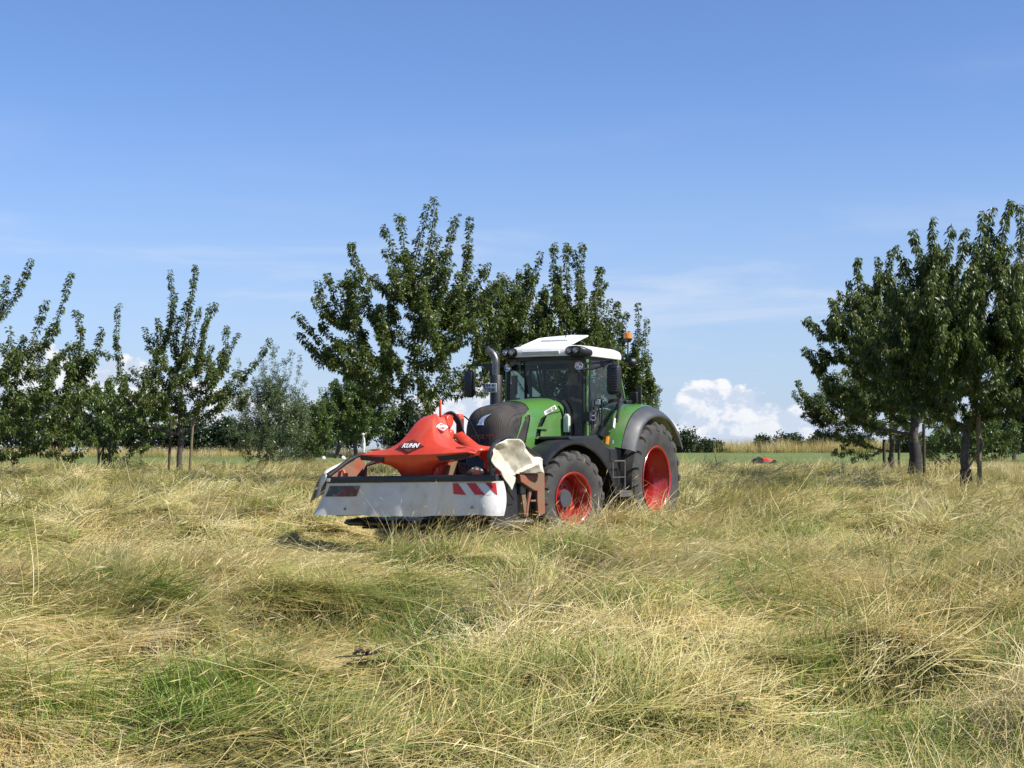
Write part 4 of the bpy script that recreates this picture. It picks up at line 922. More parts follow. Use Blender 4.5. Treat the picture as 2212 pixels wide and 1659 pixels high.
# frame strips round the screen
c = MB()
c.tube([(bow(y) + .005, y, ZT + .0) for y in np.linspace(-.74, .76, 15)], .035, 6); c.tube([(bow(y) + .005, y, ZB) for y in np.linspace(-.74, .76, 15)], .03, 6)
c.tube([(1.80, -.74, ZB), (1.80, -.72, ZT)], .035, 6); c.tube([(1.81, .745, ZB), (1.81, .745, ZT)], .028, 6)
c.tube([(.30, -.74, 2.4), (.55, -.72, 3.12)], .04, 6); c.tube([(.95, -.75, 1.8), (1.0, -.73, 3.1)], .03, 6)
c.tube([(.32, .70, 2.4), (.58, .70, 3.12)], .04, 6)
c.tube([(1.72, .79, 1.80), (1.70, .79, 3.07), (.66, .79, 3.10), (.40, .79, 2.52), (.66, .80, 2.28), (1.02, .80, 1.80), (1.72, .79, 1.80)], .022, 6)
c.tube([(.30, -.7, 2.35), (.30, .7, 2.35)], .035, 6); c.tube([(.55, -.7, 3.11), (.55, .7, 3.11)], .035, 6)
c.build('cab_frame', M['black'], T, angle=60)
pl = [(1.775, .80), (1.765, .80)]
for sy in (1, -1):
    c = MB(); c.grid([[(x_ + dx, (y_ + dy) * sy, z) for dx, dy in ((-.035, -.02), (.035, -.03), (.04, .005), (.0, .02), (-.035, .012))] for x_, y_, z in ((1.765, .79, 1.78), (1.768, .795, 2.4), (1.76, .785, 3.10))], closed=True, cap=True); c.build('front_pillar', M['green'], T, angle=40)
    c = MB(); c.tube([(.31, .80 * sy, 2.42), (.60, .785 * sy, 3.15)], .028, 8); c.build('rear_pillar', M['green'], T)
    c = MB(); V = [(1.71, .785 * sy, 1.80), (1.70, .785 * sy, 3.07), (.66, .785 * sy, 3.10), (.40, .785 * sy, 2.52), (.66, .79 * sy, 2.28), (1.02, .79 * sy, 1.80)]; add('door_window', V, [tuple(range(6))], M['glass'], T, smooth=False)
add('rear_window', [(.30, -.68, 2.37), (.30, .68, 2.37), (.55, .68, 3.10), (.55, -.68, 3.10)], [(0, 1, 2, 3)], M['glass'], T, smooth=False)
# interior
c = MB(); c.box((.72, .02, 2.02), (.52, .52, .16)); c.box((.48, .02, 2.42), (.14, .50, .72)); c.box((.44, .02, 2.86), (.10, .28, .2)); c.box((.75, -.32, 2.25), (.5, .12, .12)); c.box((.75, .02, 1.85), (.4, .4, .2))
seat = c.build('driver_seat', M['seat'], T, bevel=.04, segs=3)
c = MB(); c.box((1.58, 0, 2.12), (.18, .42, .5)); c.tube([(1.58, 0, 2.2), (1.36, 0, 2.50)], .04); c.box((1.15, -.5, 2.35), (.5, .18, .3)); c.build('dashboard', M['black'], T, bevel=.03)
c = MB(); ring = [Vector((.0, .19 * math.cos(a), .19 * math.sin(a))) for a in np.linspace(0, 2 * math.pi, 25)]
q = Euler((0, R(35), 0)).to_matrix(); c.tube([tuple(q @ v + Vector((1.34, .0, 2.53))) for v in ring], .014, 6, cap=False); c.build('steering_wheel', M['black'], T)
c = MB(); c.box((1.25, -.66, 2.72), (.04, .1, .34)); c.tube([(1.3, -.72, 2.2), (1.25, -.68, 2.7)], .012, 5); c.build('armrest_terminal', M['black'], T, bevel=.01)
MB().box((.62, 0, 3.05), (.5, 1.3, .08)).build('headliner', M['black'], T, smooth=False)
# roof shell
def roof_rows():
    rows = []
    for z, s_, dx in ((3.155, .955, 0), (3.16, .99, 0), (3.19, 1.0, 0), (3.25, .997, -.005), (3.30, .965, -.012), (3.335, .88, -.02), (3.352, .6, -.03), (3.358, .2, -.03)):
        row = []
        for k in range(72):
            a = 2 * math.pi * k / 72; ca, sa = math.cos(a), math.sin(a); e = 2 / 5.5
            x = 1.10 + dx + .90 * s_ * math.copysign(abs(ca) ** e, ca); y = .02 + .80 * s_ * math.copysign(abs(sa) ** e, sa)
            zz = z + (.03 * (1 - abs(y) / .8) * (x > 1.2) if z > 3.3 else 0) - .035 * max(0, .6 - x) * (z > 3.2)
            rows_x = x + (.05 * (1 - (y / .8) ** 2) if x > 1.1 else 0)
            row.append((rows_x, y, zz))
        rows.append(row)
    return rows
roof = MB().grid(roof_rows(), closed=True, cap=True).build('roof', M['roof'], T, angle=45)
MB().grid([[(p[0] * .97 + .03, p[1] * .96, z) for p in roof_rows()[0]] for z in (3.09, 3.152)], closed=True, cap=True).build('roof_seal', M['black'], roof, smooth=False)
c = MB(); c.prism([(1.98, 3.19), (2.055, 3.185), (2.065, 3.245), (1.98, 3.275)], -.32, .40); c.build('front_visor', mat('shaded_visor_plastic', (.62, .62, .6), .4), roof, bevel=.01)
c = MB(); c.box((.19, .64, 3.22), (.03, .16, .08)); c.build('roof_end_cap', M['black'], roof, bevel=.01)
# raised roof hatch: hinged at the front
V = []
for dz in (0, .03):
    for x, y, z in ((1.86, -.47, 3.33), (1.86, .44, 3.33), (1.62, .46, 3.38), (1.18, .43, 3.52), (.86, .36, 3.56), (.78, .0, 3.575), (.86, -.40, 3.56), (1.18, -.46, 3.52), (1.62, -.49, 3.38)):
        V.append((x, y, z + dz + (.012 if abs(y) < .1 else 0)))
F = [tuple(range(9)), tuple(reversed(range(9, 18)))] + [(i, (i + 1) % 9, 9 + (i + 1) % 9, 9 + i) for i in range(9)]
hatch = add('roof_hatch', V, F, M['roof'], T, smooth=False, bevel=.01)
for x, z, w_ in ((1.66, 3.402, .30), (1.42, 3.478, .26)):
    MB().box((x, -.02, z), (.05, w_ * 2, .02), Euler((0, R(17), 0)).to_matrix()).build('hatch_rib', M['roof'], hatch, bevel=.006)
MB().tube([(1.08, .02, 3.55), (1.06, .02, 3.72), (1.12, -.0, 3.98)], [.008, .005, .003], 5).build('antenna', M['black'], T)
def lamp(nm, c_, r_, d, parent=T, house='black', deep=.09):
    """round lamp facing direction d"""
    d = Vector(d).normalized(); q = d.to_track_quat('Y', 'Z').to_matrix(); c_ = Vector(c_)
    def put(mb): mb.V = [tuple(q @ Vector(v) + c_) for v in mb.V]; return mb
    h = put(MB().revolve([(-deep, .0001), (-deep, r_ * .6), (-deep * .5, r_ * 1.02), (0, r_ * 1.1), (.008, r_ * 1.06), (.006, r_ * .92)], 24)).build(nm, M[house], parent, angle=40)
    put(MB().revolve([(.006, r_ * .92), (-.02, r_ * .75), (-.045, r_ * .3), (-.046, .0001)], 24)).build('reflector', M['chrome'], h)
    return h
for sgn, yc in ((1, .66), (-1, -.575)):
    c = MB(); rows = []
    for x, s_ in ((2.045, .72), (2.035, 1.0), (1.95, 1.05), (1.8, .75)):
        rows.append([(x, yc + s_ * .155 * math.copysign(abs(math.cos(a)) ** .7, math.cos(a)) + sgn * (2.04 - x) * .55, 3.235 + s_ * .085 * math.copysign(abs(math.sin(a)) ** .7, math.sin(a)) - (2.04 - x) * .12) for a in np.linspace(0, 2 * math.pi, 25)[:-1]])
    pod = c.grid(rows, closed=True, cap=True).build('lamp_pod', M['black'], T, angle=50)
    for dy in (-.062, .066): lamp('roof_lamp', (2.095, yc + dy, 3.24), .052, (1, .12 * sgn, -.1), pod)
# right-hand and left-hand lamps and mirrors on arms
lamp('work_lamp', (1.98, .735, 2.98), .066, (1, .1, -.05), T, 'chrome')
lamp('work_lamp', (1.95, -.665, 2.985), .062, (1, -.1, -.05), T, 'chrome')
c = MB(); c.tube([(1.80, .80, 3.03), (1.76, 1.02, 3.04), (1.72, 1.25, 3.08)], .018, 6); c.tube([(1.92, .76, 2.92), (1.82, .95, 2.935), (1.76, 1.06, 2.98), (1.72, 1.22, 3.06)], .02, 6); c.tube([(1.9, .75, 3.0), (1.78, 1.0, 3.045)], .014, 6); c.box((1.74, 1.06, 3.01), (.07, .05, .10)); c.tube([(1.70, 1.24, 3.08), (1.69, 1.24, 2.96)], .014, 6)
c.tube(smooth_path([(1.77, 1.05, 2.97), (1.79, 1.055, 2.89), (1.77, 1.09, 2.88), (1.75, 1.09, 2.97)], 4), .005, 5)
arm = c.build('mirror_arm', M['black'], T)
rows = []
for x, s_ in ((1.60, .9), (1.66, 1.0), (1.72, .95), (1.745, .78)):
    rows.append([(x, 1.245 + s_ * .118 * math.copysign(abs(math.cos(a)) ** .4, math.cos(a)), 2.755 + s_ * .265 * math.copysign(abs(math.sin(a)) ** .35, math.sin(a))) for a in np.linspace(0, 2 * math.pi, 29)[:-1]])
mir = MB().grid(rows, closed=True, cap=True).build('mirror', M['black'], T, angle=40)
for k in range(10): MB().box((1.744, 1.285, 2.555 + .044 * k), (.022, .10, .014)).build('mirror_rib', M['dkgrey'], mir, bevel=.004)
c = MB(); c.tube([(1.85, -.72, 3.0), (1.9, -1.0, 3.03), (1.9, -1.38, 3.06), (1.9, -1.47, 3.04), (1.9, -1.47, 2.95)], .018, 6); c.prism([(-.99, 3.07), (-1.34, 3.075), (-1.2, 3.03), (-1.02, 2.93), (-.97, 2.94)], 1.88, 1.92, axis=0); c.build('mirror_arm', M['black'], T)
rows = []
for x, s_ in ((1.82, .9), (1.88, 1.0), (1.93, .93), (1.945, .8)):
    rows.append([(x, -1.47 + s_ * .092 * math.copysign(abs(math.cos(a)) ** .4, math.cos(a)), 2.73 + s_ * .245 * math.copysign(abs(math.sin(a)) ** .35, math.sin(a))) for a in np.linspace(0, 2 * math.pi, 29)[:-1]])
MB().grid(rows, closed=True, cap=True).build('mirror', M['black'], T, angle=40)
# exhaust stack
ex = MB().revolve([(2.2, .0001), (2.2, .108), (2.84, .108), (2.85, .1), (2.85, .0001)], 28, axis='z', c=(2.2, -.745, 0)).build('exhaust_sleeve', M['sleeve'], T, angle=40)
MB().tube(smooth_path([(2.2, -.75, 2.80), (2.2, -.75, 3.0), (2.2, -.755, 3.10), (2.2, -.80, 3.20), (2.2, -.88, 3.265), (2.2, -.93, 3.28)], 5), [.066] * 20 + [.066] * 6, 16, cap=False).build('exhaust_pipe', M['pipe'], ex)
plate = MB().box((2.325, -.80, 2.625), (.008, .27, .155)).build('number_plate', M['platewhite'], T, bevel=.004)
MB().box((2.331, -.912, 2.665), (.004, .036, .07)).build('plate_flash', M['plateblue'], plate, smooth=False)
text('plate_lettering', 'OH', .085, M['ink'], plate, lambda u, v, w_: (2.332 + w_, -.855 + u, 2.665 + v), ext=.001, bold=.0015)
text('plate_lettering', 'TT8280', .085, M['ink'], plate, lambda u, v, w_: (2.332 + w_, -.80 + u * .78, 2.588 + v), ext=.001, bold=.0015)
MB().tube([(2.330, -.735, 2.667), (2.334, -.735, 2.667)], .022, 12).build('plate_seal', M['dkgrey'], plate)
# amber beacon on its pole behind the roof
bc = MB().tube([(.14, .78, 3.22), (.12, .78, 3.42), (.08, .76, 3.56)], .014, 6).tube([(.08, .76, 3.50), (.08, .76, 3.565)], [.05, .085], 16).build('beacon_pole', M['black'], T)
MB().revolve([(3.565, .0001), (3.565, .078), (3.63, .078), (3.665, .072), (3.675, .05), (3.678, .0001)], 20, axis='z', c=(.08, .76, 0)).build('beacon', M['amber'], T, angle=50)
lamp('work_lamp', (.02, .83, 3.13), .085, (-1, .25, -.3), T, 'black', .1)
# rear side marker, fender handle, hoses
MB().box((.05, .96, 2.55), (.02, .10, .32)).build('marker_board', M['dkgrey'], T, bevel=.004)
c = MB(); c.box((.12, .90, 2.50), (.08, .14, .2)); c.box((.2, .86, 2.42), (.4, .05, .06)); c.build('marker_lamp', M['black'], T, bevel=.015)
c = MB(); c.tube(smooth_path([(1.08, 1.0, 2.05), (1.0, 1.0, 2.20), (.86, .96, 2.34), (.62, .9, 2.43), (.45, .86, 2.45)], 5), .032, 8); c.build('grab_rail', M['black'], T)
MB().prism([(1.13, 1.93), (1.09, 2.10), (1.14, 2.12), (1.2, 1.96)], .985, 1.0).build('fender_lamp', M['white'], T, bevel=.004)
# console with lamps beside the door
c = MB(); c.tube(smooth_path([(1.98, .98, 1.88), (2.0, .98, 2.30), (1.96, .98, 2.39), (1.68, .98, 2.41), (1.60, .98, 2.34), (1.60, .98, 1.86)], 5), .016, 6); c.box((1.86, .94, 2.14), (.1, .1, .3)); c.box((2.02, .90, 2.12), (.10, .16, .16)); c.tube(smooth_path([(1.72, .98, 2.28), (1.70, 1.0, 2.0), (1.68, 1.0, 1.88), (1.6, .98, 1.86)], 4), .01, 5)
con = c.build('door_handle_frame', M['black'], T)
for z in (2.18, 2.10): lamp('step_lamp', (1.98, 1.0, z), .045, (.6, .8, 0), con, 'chrome', .05)
MB().box((1.80, 1.0, 2.37), (.01, .09, .09)).build('info_plate', M['platewhite'], con, bevel=.004)
MB().box((1.79, .99, 2.37), (.02, .12, .12)).build('info_plate_backing', M['black'], con, bevel=.004)
c = MB(); c.grid([[(x_, y_ , z_) for x_, y_ in ((2.02, .50), (2.10, .50), (2.10, .60), (2.02, .60))] for z_ in (1.86, 2.12)] + [[(2.04, .52, 2.17), (2.08, .52, 2.17), (2.08, .57, 2.17), (2.04, .57, 2.17)]], closed=True, cap=True); c.build('washer_bottle', mat('milky_plastic', (.5, .55, .45), .5), T, bevel=.01)
c = MB(); c.tube(smooth_path([(2.05, .45, 2.38), (2.02, .52, 2.30), (2.0, .57, 2.1), (2.0, .58, 1.8)], 5), .035, 6); c.build('hood_seal', M['black'], T)
# ------------------------------------------------------------------ front mower, in the tractor's local frame shifted by MX
MX = 5.3
mo = TO + FW * MX
W_ = thing('front_mower', 'orange red front mower with grey curtain, raised at the front of the green tractor', 'mower', (mo[0], mo[1], 0.0), R(-119.5))
def mp(mb_or_obj):
    mb_or_obj.location = (-MX, 0, 0); return mb_or_obj
def crv(y):   # slight tilt: the left end hangs higher
    return .02 * y
# front curtain
rows = []
for i, s_ in enumerate(np.linspace(0, 1, 61)):
    row = []
    for j, t in enumerate(np.linspace(0, 1, 13)):
        y0 = -1.51 + 2.99 * s_; y1 = -1.73 + 3.36 * s_; y = y0 * (1 - t) + y1 * t
        z = 1.085 - .49 * t + crv(y) + (.010 * math.sin(s_ * 9) + .006 * math.sin(s_ * 31)) * t
        edge = math.exp(-((1 - s_) / .05)) + math.exp(-(s_ / .05))
        x = 6.0 + .05 * t + .042 * t * math.sin(s_ * 17 + 1.5 * math.sin(s_ * 5)) + .02 * t * math.sin(s_ * 41 + 1) - .08 * edge * t * (1 - t) * 2 - .16 * edge * (1 - .3 * t) * (s_ > .5) + .16 * edge * t * t * (s_ > .5)
        row.append((x, y, z))
    rows.append(row)
back = [[(x - .008, y, z) for x, y, z in r] for r in rows]
c = MB().grid(rows).grid(back); cur = mp(c.build('front_curtain', M['grey_tarp'], W_, angle=60))
def onc(s0, t0, dx=.012):
    """surface point from curtain coordinates"""
    i = s0 * 60; j = t0 * 12; i0 = min(59, int(i)); j0 = min(11, int(j)); fi, fj = i - i0, j - j0
    a = Vector(rows[i0][j0]).lerp(Vector(rows[i0 + 1][j0]), fi).lerp(Vector(rows[i0][j0 + 1]).lerp(Vector(rows[i0 + 1][j0 + 1]), fi), fj)
    return (a.x + dx, a.y, a.z)
def patch(nm, quad, m, dx=.012, n=6):
    V = MB(); q = [Vector(p) for p in quad]
    rr = []
    for i in range(n + 1):
        a = q[0].lerp(q[1], i / n); b = q[3].lerp(q[2], i / n); rr.append([onc(*(a.lerp(b, k / n)), dx) for k in range(n + 1)])
    return V.grid(rr).build(nm, m, cur)
# warning stripes (right end) and the worn sign (left end)
patch('warning_film', [(.752, .05), (.972, .05), (.972, .40), (.752, .40)], M['platewhite'], .006)
patch('warning_stripe', [(.752, .05), (.782, .05), (.822, .40), (.752, .36)], M['redprint'], .010)
patch('warning_stripe', [(.828, .05), (.876, .05), (.920, .40), (.866, .40)], M['redprint'], .010)
patch('warning_stripe', [(.926, .05), (.972, .05), (.972, .40), (.968, .38)], M['redprint'], .010)
patch('worn_sign', [(.025, .09), (.215, .09), (.205, .42), (.025, .42)], mat('peeling_warning_film', (.055, .055, .045), .5, col2=(.20, .19, .16), nscale=7, nlo=.5, nhi=.64, dust=(.22, .035, .03), dscale=5, dlo=.5, dhi=.62), .008, 8)
for s_, t in ((.165, .80), (.845, .78)):
    p = onc(s_, t, 0); MB().tube([(p[0], p[1], p[2]), (p[0] + .02, p[1], p[2])], .018, 10).build('rivet', M['steel'], cur)
# top bar
c = MB().grid([[(5.985 + dx, y, 1.135 + crv(y) + dz) for dx, dz in ((-.04, -.05), (.035, -.05), (.045, .0), (.03, .048), (-.04, .048))] for y in np.linspace(-1.49, 1.47, 8)], closed=True, cap=True)
bar = mp(c.build('top_bar', M['dkgrey'], W_, bevel=.006)); bar.data.materials[0] = mat('dark_rubber_bar', (.022, .025, .03), .45)
MB().box((6.03, -1.46, 1.105), (.01, .06, .05)).build('bar_label', M['white'], bar, smooth=False)
mp(MB().grid([[(x, y, 1.165 + crv(y) + .0) for x in (4.9, 5.96)] for y in (-1.45, -.3, .3, 1.42)]).grid([[(x, y, 1.145 + crv(y)) for x in (4.9, 5.96)] for y in (-1.45, 1.42)]).build('deck_plate', M['grime'], W_, smooth=False))
# cutter bar with discs, under the curtain
c = MB(); c.prism([(5.05, .42), (5.62, .40), (5.75, .44), (5.70, .50), (5.05, .52)], -1.38, 1.40); cb = mp(c.build('cutter_bar', M['black'], W_, bevel=.02, smooth=False))
for k in range(7):
    y = -1.2 + .4 * k; MB().revolve([(.43, .0001), (.43, .2), (.46, .22), (.50, .12), (.53, .0001)], 18, axis='z', c=(5.62, y, 0)).build('cutting_disc', M['steel'], cb, angle=40)
for k in range(6): MB().box((5.35, -1.0 + .4 * k, .38), (.6, .22, .03)).build('skid_shoe', M['black'], cb, bevel=.01)
# frame beam, inner panels
c = MB(); c.box((5.05, 0, .98), (.16, 2.75, .16)); c.box((5.4, -1.40, .85), (1.0, .05, .6)); c.box((5.5, 1.30, .95), (.5, .04, .4)); c.box((5.3, 0, .8), (.4, .5, .5)); c.build('mower_frame', M['black'], W_, bevel=.02, smooth=False).location = (-MX, 0, 0)
# sculpted centre cover -------------------------------------------------
def cover():
    V = []; F = []
    # levels: z, x of front centre, half width of front face, x at its edge, back half width, x back, z back
    lev = [(1.475, 6.03, .98, 5.93, .97, 5.74, 1.50), (1.525, 6.00, .80, 5.90, .96, 5.70, 1.545), (1.585, 5.96, .46, 5.89, .87, 5.62, 1.575), (1.69, 5.88, .29, 5.83, .52, 5.48, 1.60), (1.84, 5.77, .215, 5.73, .30, 5.36, 1.72), (1.98, 5.65, .16, 5.62, .20, 5.28, 1.90), (2.055, 5.55, .12, 5.53, .14, 5.26, 2.01), (2.085, 5.44, .09, 5.43, .10, 5.24, 2.05)]
    rws = []
    for z, xf, wf, xe, wb, xb, zb in lev:
        row = []
        for k in range(-8, 9):
            if abs(k) <= 4:
                f = k / 4; row.append((xf + (xe - xf) * f * f, wf * f, z + (.04 if z < 1.5 else .0) * f * f + .02 * f))
            else:
                f = (abs(k) - 4) / 4; s_ = math.copysign(1, k); zz = z + .04 * (z < 1.5)
                # concave side face from the front edge to the back edge
                y = wf + (wb - wf) * f; x = xe + (xb - xe) * f; sag = -.10 * math.sin(math.pi * f) * (0 if z < 1.5 else 1) * (1 - (z - 1.5))
                row.append((x, s_ * y, zz + (zb - zz) * f + sag + .02 * s_))
        rws.append(row)
    mb = MB().grid(rws)
    o = mb.build('centre_cover', M['red'], W_, angle=33, subsurf=2)
    me = o.data; att = me.attributes.new('crease_edge', 'FLOAT', 'EDGE')
    ncol = 17
    for e in me.edges:
        a, b = e.vertices; ca, cb_ = a % ncol, b % ncol; ra, rb = a // ncol, b // ncol
        if ca == cb_ and ca in (4, 12): att.data[e.index].value = .75
        if ra == rb == 0: att.data[e.index].value = 1.
        if ca == cb_ and ca in (0, 16): att.data[e.index].value = 1.
    m = o.modifiers.new('solid', 'SOLIDIFY'); m.thickness = .02; m.offset = -1
    o.location = (-MX, 0, 0)
    return o
cov = cover()
# face under the crease, narrowing to the pedestal
def lower():
    mb = MB(); rws = []
    for z, x, wl, wr, xe in ((1.472, 6.022, .97, .97, 5.925), (1.42, 6.005, .94, .94, 5.91), (1.385, 5.99, .62, .62, 5.91), (1.345, 5.96, .42, .42, 5.90), (1.28, 5.92, .31, .31, 5.87), (1.165, 5.86, .25, .25, 5.82)):
        rws.append([(x + (xe - x) * (k / 5) ** 2, (wl if k < 0 else wr) * k / 5, z + (.04 * (k / 5) ** 2 if z > 1.4 else 0) + .02 * k / 5) for k in range(-5, 6)])
    rb = [[(x - .22 - .1 * abs(y), y, z) for x, y, z in r] for r in rws]
    mb.grid(rws); mb.grid(rb)
    for c_ in (0, -1): mb.grid([[r[c_] for r in rws], [r[c_] for r in rb]])
    o = mb.build('cover_front', M['red'], W_, angle=40); o.location = (-MX, 0, 0); return o
low = lower()
for s_ in (-1, 1):
    V = [(5.99, s_ * .46, 1.455), (5.93, s_ * .95, 1.485), (5.925, s_ * .93, 1.425), (5.985, s_ * .50, 1.388)]
    V = [(x + .008, y, z + (.02 * s_ * abs(y))) for x, y, z in V] + [(x - .05, y, z + .02 * s_ * abs(y)) for x, y, z in V]
    add('cover_slot', V, [(0, 1, 2, 3), (4, 5, 6, 7), (0, 1, 5, 4), (1, 2, 6, 5), (2, 3, 7, 6), (3, 0, 4, 7)], M['ink'], low, smooth=False)
# pedestal flank lit from the side, side scoops
c = MB(); c.prism([(5.80, 1.16), (5.80, 1.32), (5.62, 1.44), (5.35, 1.44), (5.28, 1.30), (5.18, 1.16)], .10, .36); mp(c.build('pedestal', M['red'], W_, bevel=.04, segs=3))
c = MB(); c.prism([(5.70, 1.15), (5.60, 1.30), (5.36, 1.42), (5.28, 1.30), (5.12, 1.15)], .36, .42); mp(c.build('pedestal_gusset', M['rust'], W_, bevel=.01))
c = MB(); c.grid([[(5.80, -.62, 1.40), (5.2, -1.1, 1.46)], [(5.78, -.95, 1.32), (5.2, -1.35, 1.34)], [(5.78, -1.05, 1.16), (5.2, -1.35, 1.16)]]); o = mp(c.build('side_guard_plate', M['grime'], W_, smooth=False)); o.modifiers.new('s', 'SOLIDIFY').thickness = .02
# diamond badges with white lettering
def cover_pt(y, z):
    """front of the cover at height z"""
    zz = [1.475, 1.525, 1.585, 1.69, 1.84, 1.98, 2.055]; xx = [6.03, 6.0, 5.96, 5.88, 5.77, 5.65, 5.55]
    return np.interp(z, zz, xx) - .04 * abs(y)
def dia(nm, c_, hw, hh, m, off, fn):
    V = [fn(c_[0] + a * hw, c_[1] + b * hh, off) for a, b in ((-1, 0), (0, 1), (1, 0), (0, -1))]
    V2 = [fn(c_[0] + a * hw, c_[1] + b * hh, off - .02) for a, b in ((-1, 0), (0, 1), (1, 0), (0, -1))]
    o = add(nm, V + V2, [(0, 1, 2, 3), (4, 5, 6, 7)] + [(i, (i + 1) % 4, 4 + (i + 1) % 4, 4 + i) for i in range(4)], m, cov, smooth=False); return o
ff_ = lambda y, z, o_: (cover_pt(y, z) + o_, y, z)
dia('badge', (-.03, 1.615), .215, .088, M['grime'], .020, ff_); dia('badge_rim', (-.03, 1.615), .235, .10, M['redletter'], .014, ff_)
text('badge_lettering', 'KUHN', .085, M['white'], cov, lambda u, v, w_: ff_(-.03 + u * 1.15, 1.62 + v, .026 + w_), ext=.002, bold=.004, shear=.2)
# small badge on the left flank of the cover
SP = Vector((5.50, .225, 1.885)); SU = Vector((-.80, .60, 0)).normalized(); SN = Vector((.42, .62, .66)).normalized(); SU = (SU - SN * SU.dot(SN)).normalized(); SV = SN.cross(SU)
if SV.z < 0: SV = -SV
fl = lambda u, v, o_: tuple(SP + SU * u + SV * v + SN * o_)
dia('badge', (0, 0), .105, .078, M['white'], .03, fl); dia('badge', (0, 0), .085, .062, M['red'], .034, fl)
text('badge_lettering', 'KUHN', .055, M['white'], cov, lambda u, v, w_: fl(u, v, .037 + w_), ext=.001, bold=.004)
for (x, y, z) in ((5.81, -.76, 1.553), (5.81, .76, 1.586)):
    c = MB().revolve([(0, .0001), (0, .085), (.012, .085), (.013, .0001)], 20, axis='z'); c.V = [(a * .7 + x, b + y, h + z - (a) * .1) for a, b, h in c.V]; c.build('slot_cap', M['grime'], cov)
# headstock behind the cover
c = MB()
c.box((5.08, -.06, 2.20), (.03, .04, .26)); c.tube([(5.0, -.10, 2.0), (5.0, .07, 2.0)], .10, 14); c.box((5.0, -.01, 1.90), (.13, .10, .22)); c.tube([(5.0, -.06, 1.80), (5.0, .11, 1.80)], .07, 12); c.prism([(5.06, 1.78), (4.94, 1.78), (4.92, 1.60), (5.10, 1.56)], -.02, .09)
c.prism([(5.0, 1.72), (4.9, 1.78), (4.98, 1.60), (5.14, 1.52)], .16, .30)
headst = mp(c.build('headstock', M['red'], W_, bevel=.02))
q = MB(); q.grid([[(5.05, .16, 1.80), (5.00, .28, 1.84)], [(5.30, .55, 1.60), (5.05, .60, 1.64)], [(5.52, .86, 1.56), (5.1, .82, 1.60)]]); o = mp(q.build('headstock_web', M['red'], W_, smooth=True)); o.modifiers.new('s', 'SOLIDIFY').thickness = .05
c = MB(); c.prism([(.60, 1.62), (.80, 1.60), (.98, 1.50), (1.0, 1.36), (.86, 1.34), (.70, 1.38), (.58, 1.45)], 4.85, 5.02, axis=0); c.box((4.93, .90, 1.24), (.10, .10, .30)); c.box((4.93, .68, 1.24), (.08, .07, .3)); c.tube([(5.0, .95, 1.30), (5.2, 1.15, 1.16)], .03); mp(c.build('linkage_bracket', M['red'], W_, bevel=.02))
c = MB(); c.box((4.70, .06, 1.82), (.10, .09, .46)); mp(c.build('lower_link_post', M['grime'], W_, bevel=.01)); c = MB(); c.box((4.71, .04, 2.06), (.14, .13, .11)); mp(c.build('link_head', M['red'], W_, bevel=.03))
for k, (dy, dz) in enumerate(((0, 0), (.03, .015), (-.03, -.02))):
    mp(MB().tube(smooth_path([(5.0, -.10 + dy, 1.98 + dz), (4.98, -.06 + dy, 2.09 + dz), (4.92, .03 + dy, 2.12 + dz), (4.84, .11 + dy, 2.0 + dz), (4.80, .17 + dy, 1.8), (4.7, .25 + dy, 1.55)], 6), .017, 6).build('hydraulic_hose', M['black'], W_))
for pth_ in ([(4.9, .0, 2.02), (4.6, -.02, 2.10), (4.25, -.05, 2.02), (4.02, .0, 1.7)], [(4.8, 1.0, 1.45), (4.7, 1.1, 1.40), (4.62, 1.15, 1.2)]):
    mp(MB().tube(smooth_path(pth_, 6), .012, 6).build('hydraulic_hose', M['black'], W_))
c = MB(); prof = []
for i in range(16): t = i / 15; prof.append((t, .10 - .055 * t + (.010 if i % 2 else 0)))
P0 = Vector((5.38, .42, 1.28)); P1 = Vector((4.75, .75, 1.18)); c.tube([P0.lerp(P1, t) for t, r in prof], [r for t, r in prof], 14); mp(c.build('drive_shaft_guard', M['black'], W_, angle=20))
c = MB(); c.tube([(5.9, -1.36, 1.15), (5.9, -1.34, 1.24), (5.9, -1.28, 1.25), (5.9, -1.24, 1.15)], .025, 8); c.tube([(5.9, -1.24, 1.15), (5.9, -1.24, 1.21)], .04, 10); mp(c.build('lifting_eye', M['red'], W_))
c = MB().revolve([(0, .0001), (0, .07), (.03, .07), (.03, .0001)], 20, axis='x', c=(5.95, 1.12, 1.20)); mp(c.build('coupling_ring', M['red'], W_))
# folded-up side frames and their tarpaulins
def bent(nm, path, r, m, par=W_): return mp(MB().tube(smooth_path(path, 5), r, 8).build(nm, m, par))
bent('side_frame', [(5.98, -1.50, 1.17), (5.75, -1.50, 1.27), (5.5, -1.49, 1.39), (5.3, -1.47, 1.46), (5.1, -1.45, 1.49)], .032, M['black'])
c = MB(); c.grid([[(5.93, -1.47, 1.16), (5.90, -1.44, 1.13)], [(5.55, -1.45, 1.34), (5.50, -1.40, 1.13)], [(5.2, -1.42, 1.46), (5.05, -1.38, 1.13)]]); o = mp(c.build('side_guard_plate', M['rust'], W_, smooth=False)); o.modifiers.new('s', 'SOLIDIFY').thickness = .015
rws = []
for t in np.linspace(0, 1, 14):
    x = 6.0 - .95 * t; z = 1.17 + .30 * t ** .8
    rws.append([(x + .02, -1.53, z + .015), (x - .02, -1.60 - .02 * math.sin(t * 9), z + .035), (x - .02, -1.72, z - .10), (x, -1.80 - .03 * math.sin(t * 7), z - .34), (x + .02, -1.82, z - .42)])
o = mp(MB().grid(rws).build('side_tarpaulin', M['white_tarp'], W_, angle=60)); o.modifiers.new('s', 'SOLIDIFY').thickness = .006
rws = []
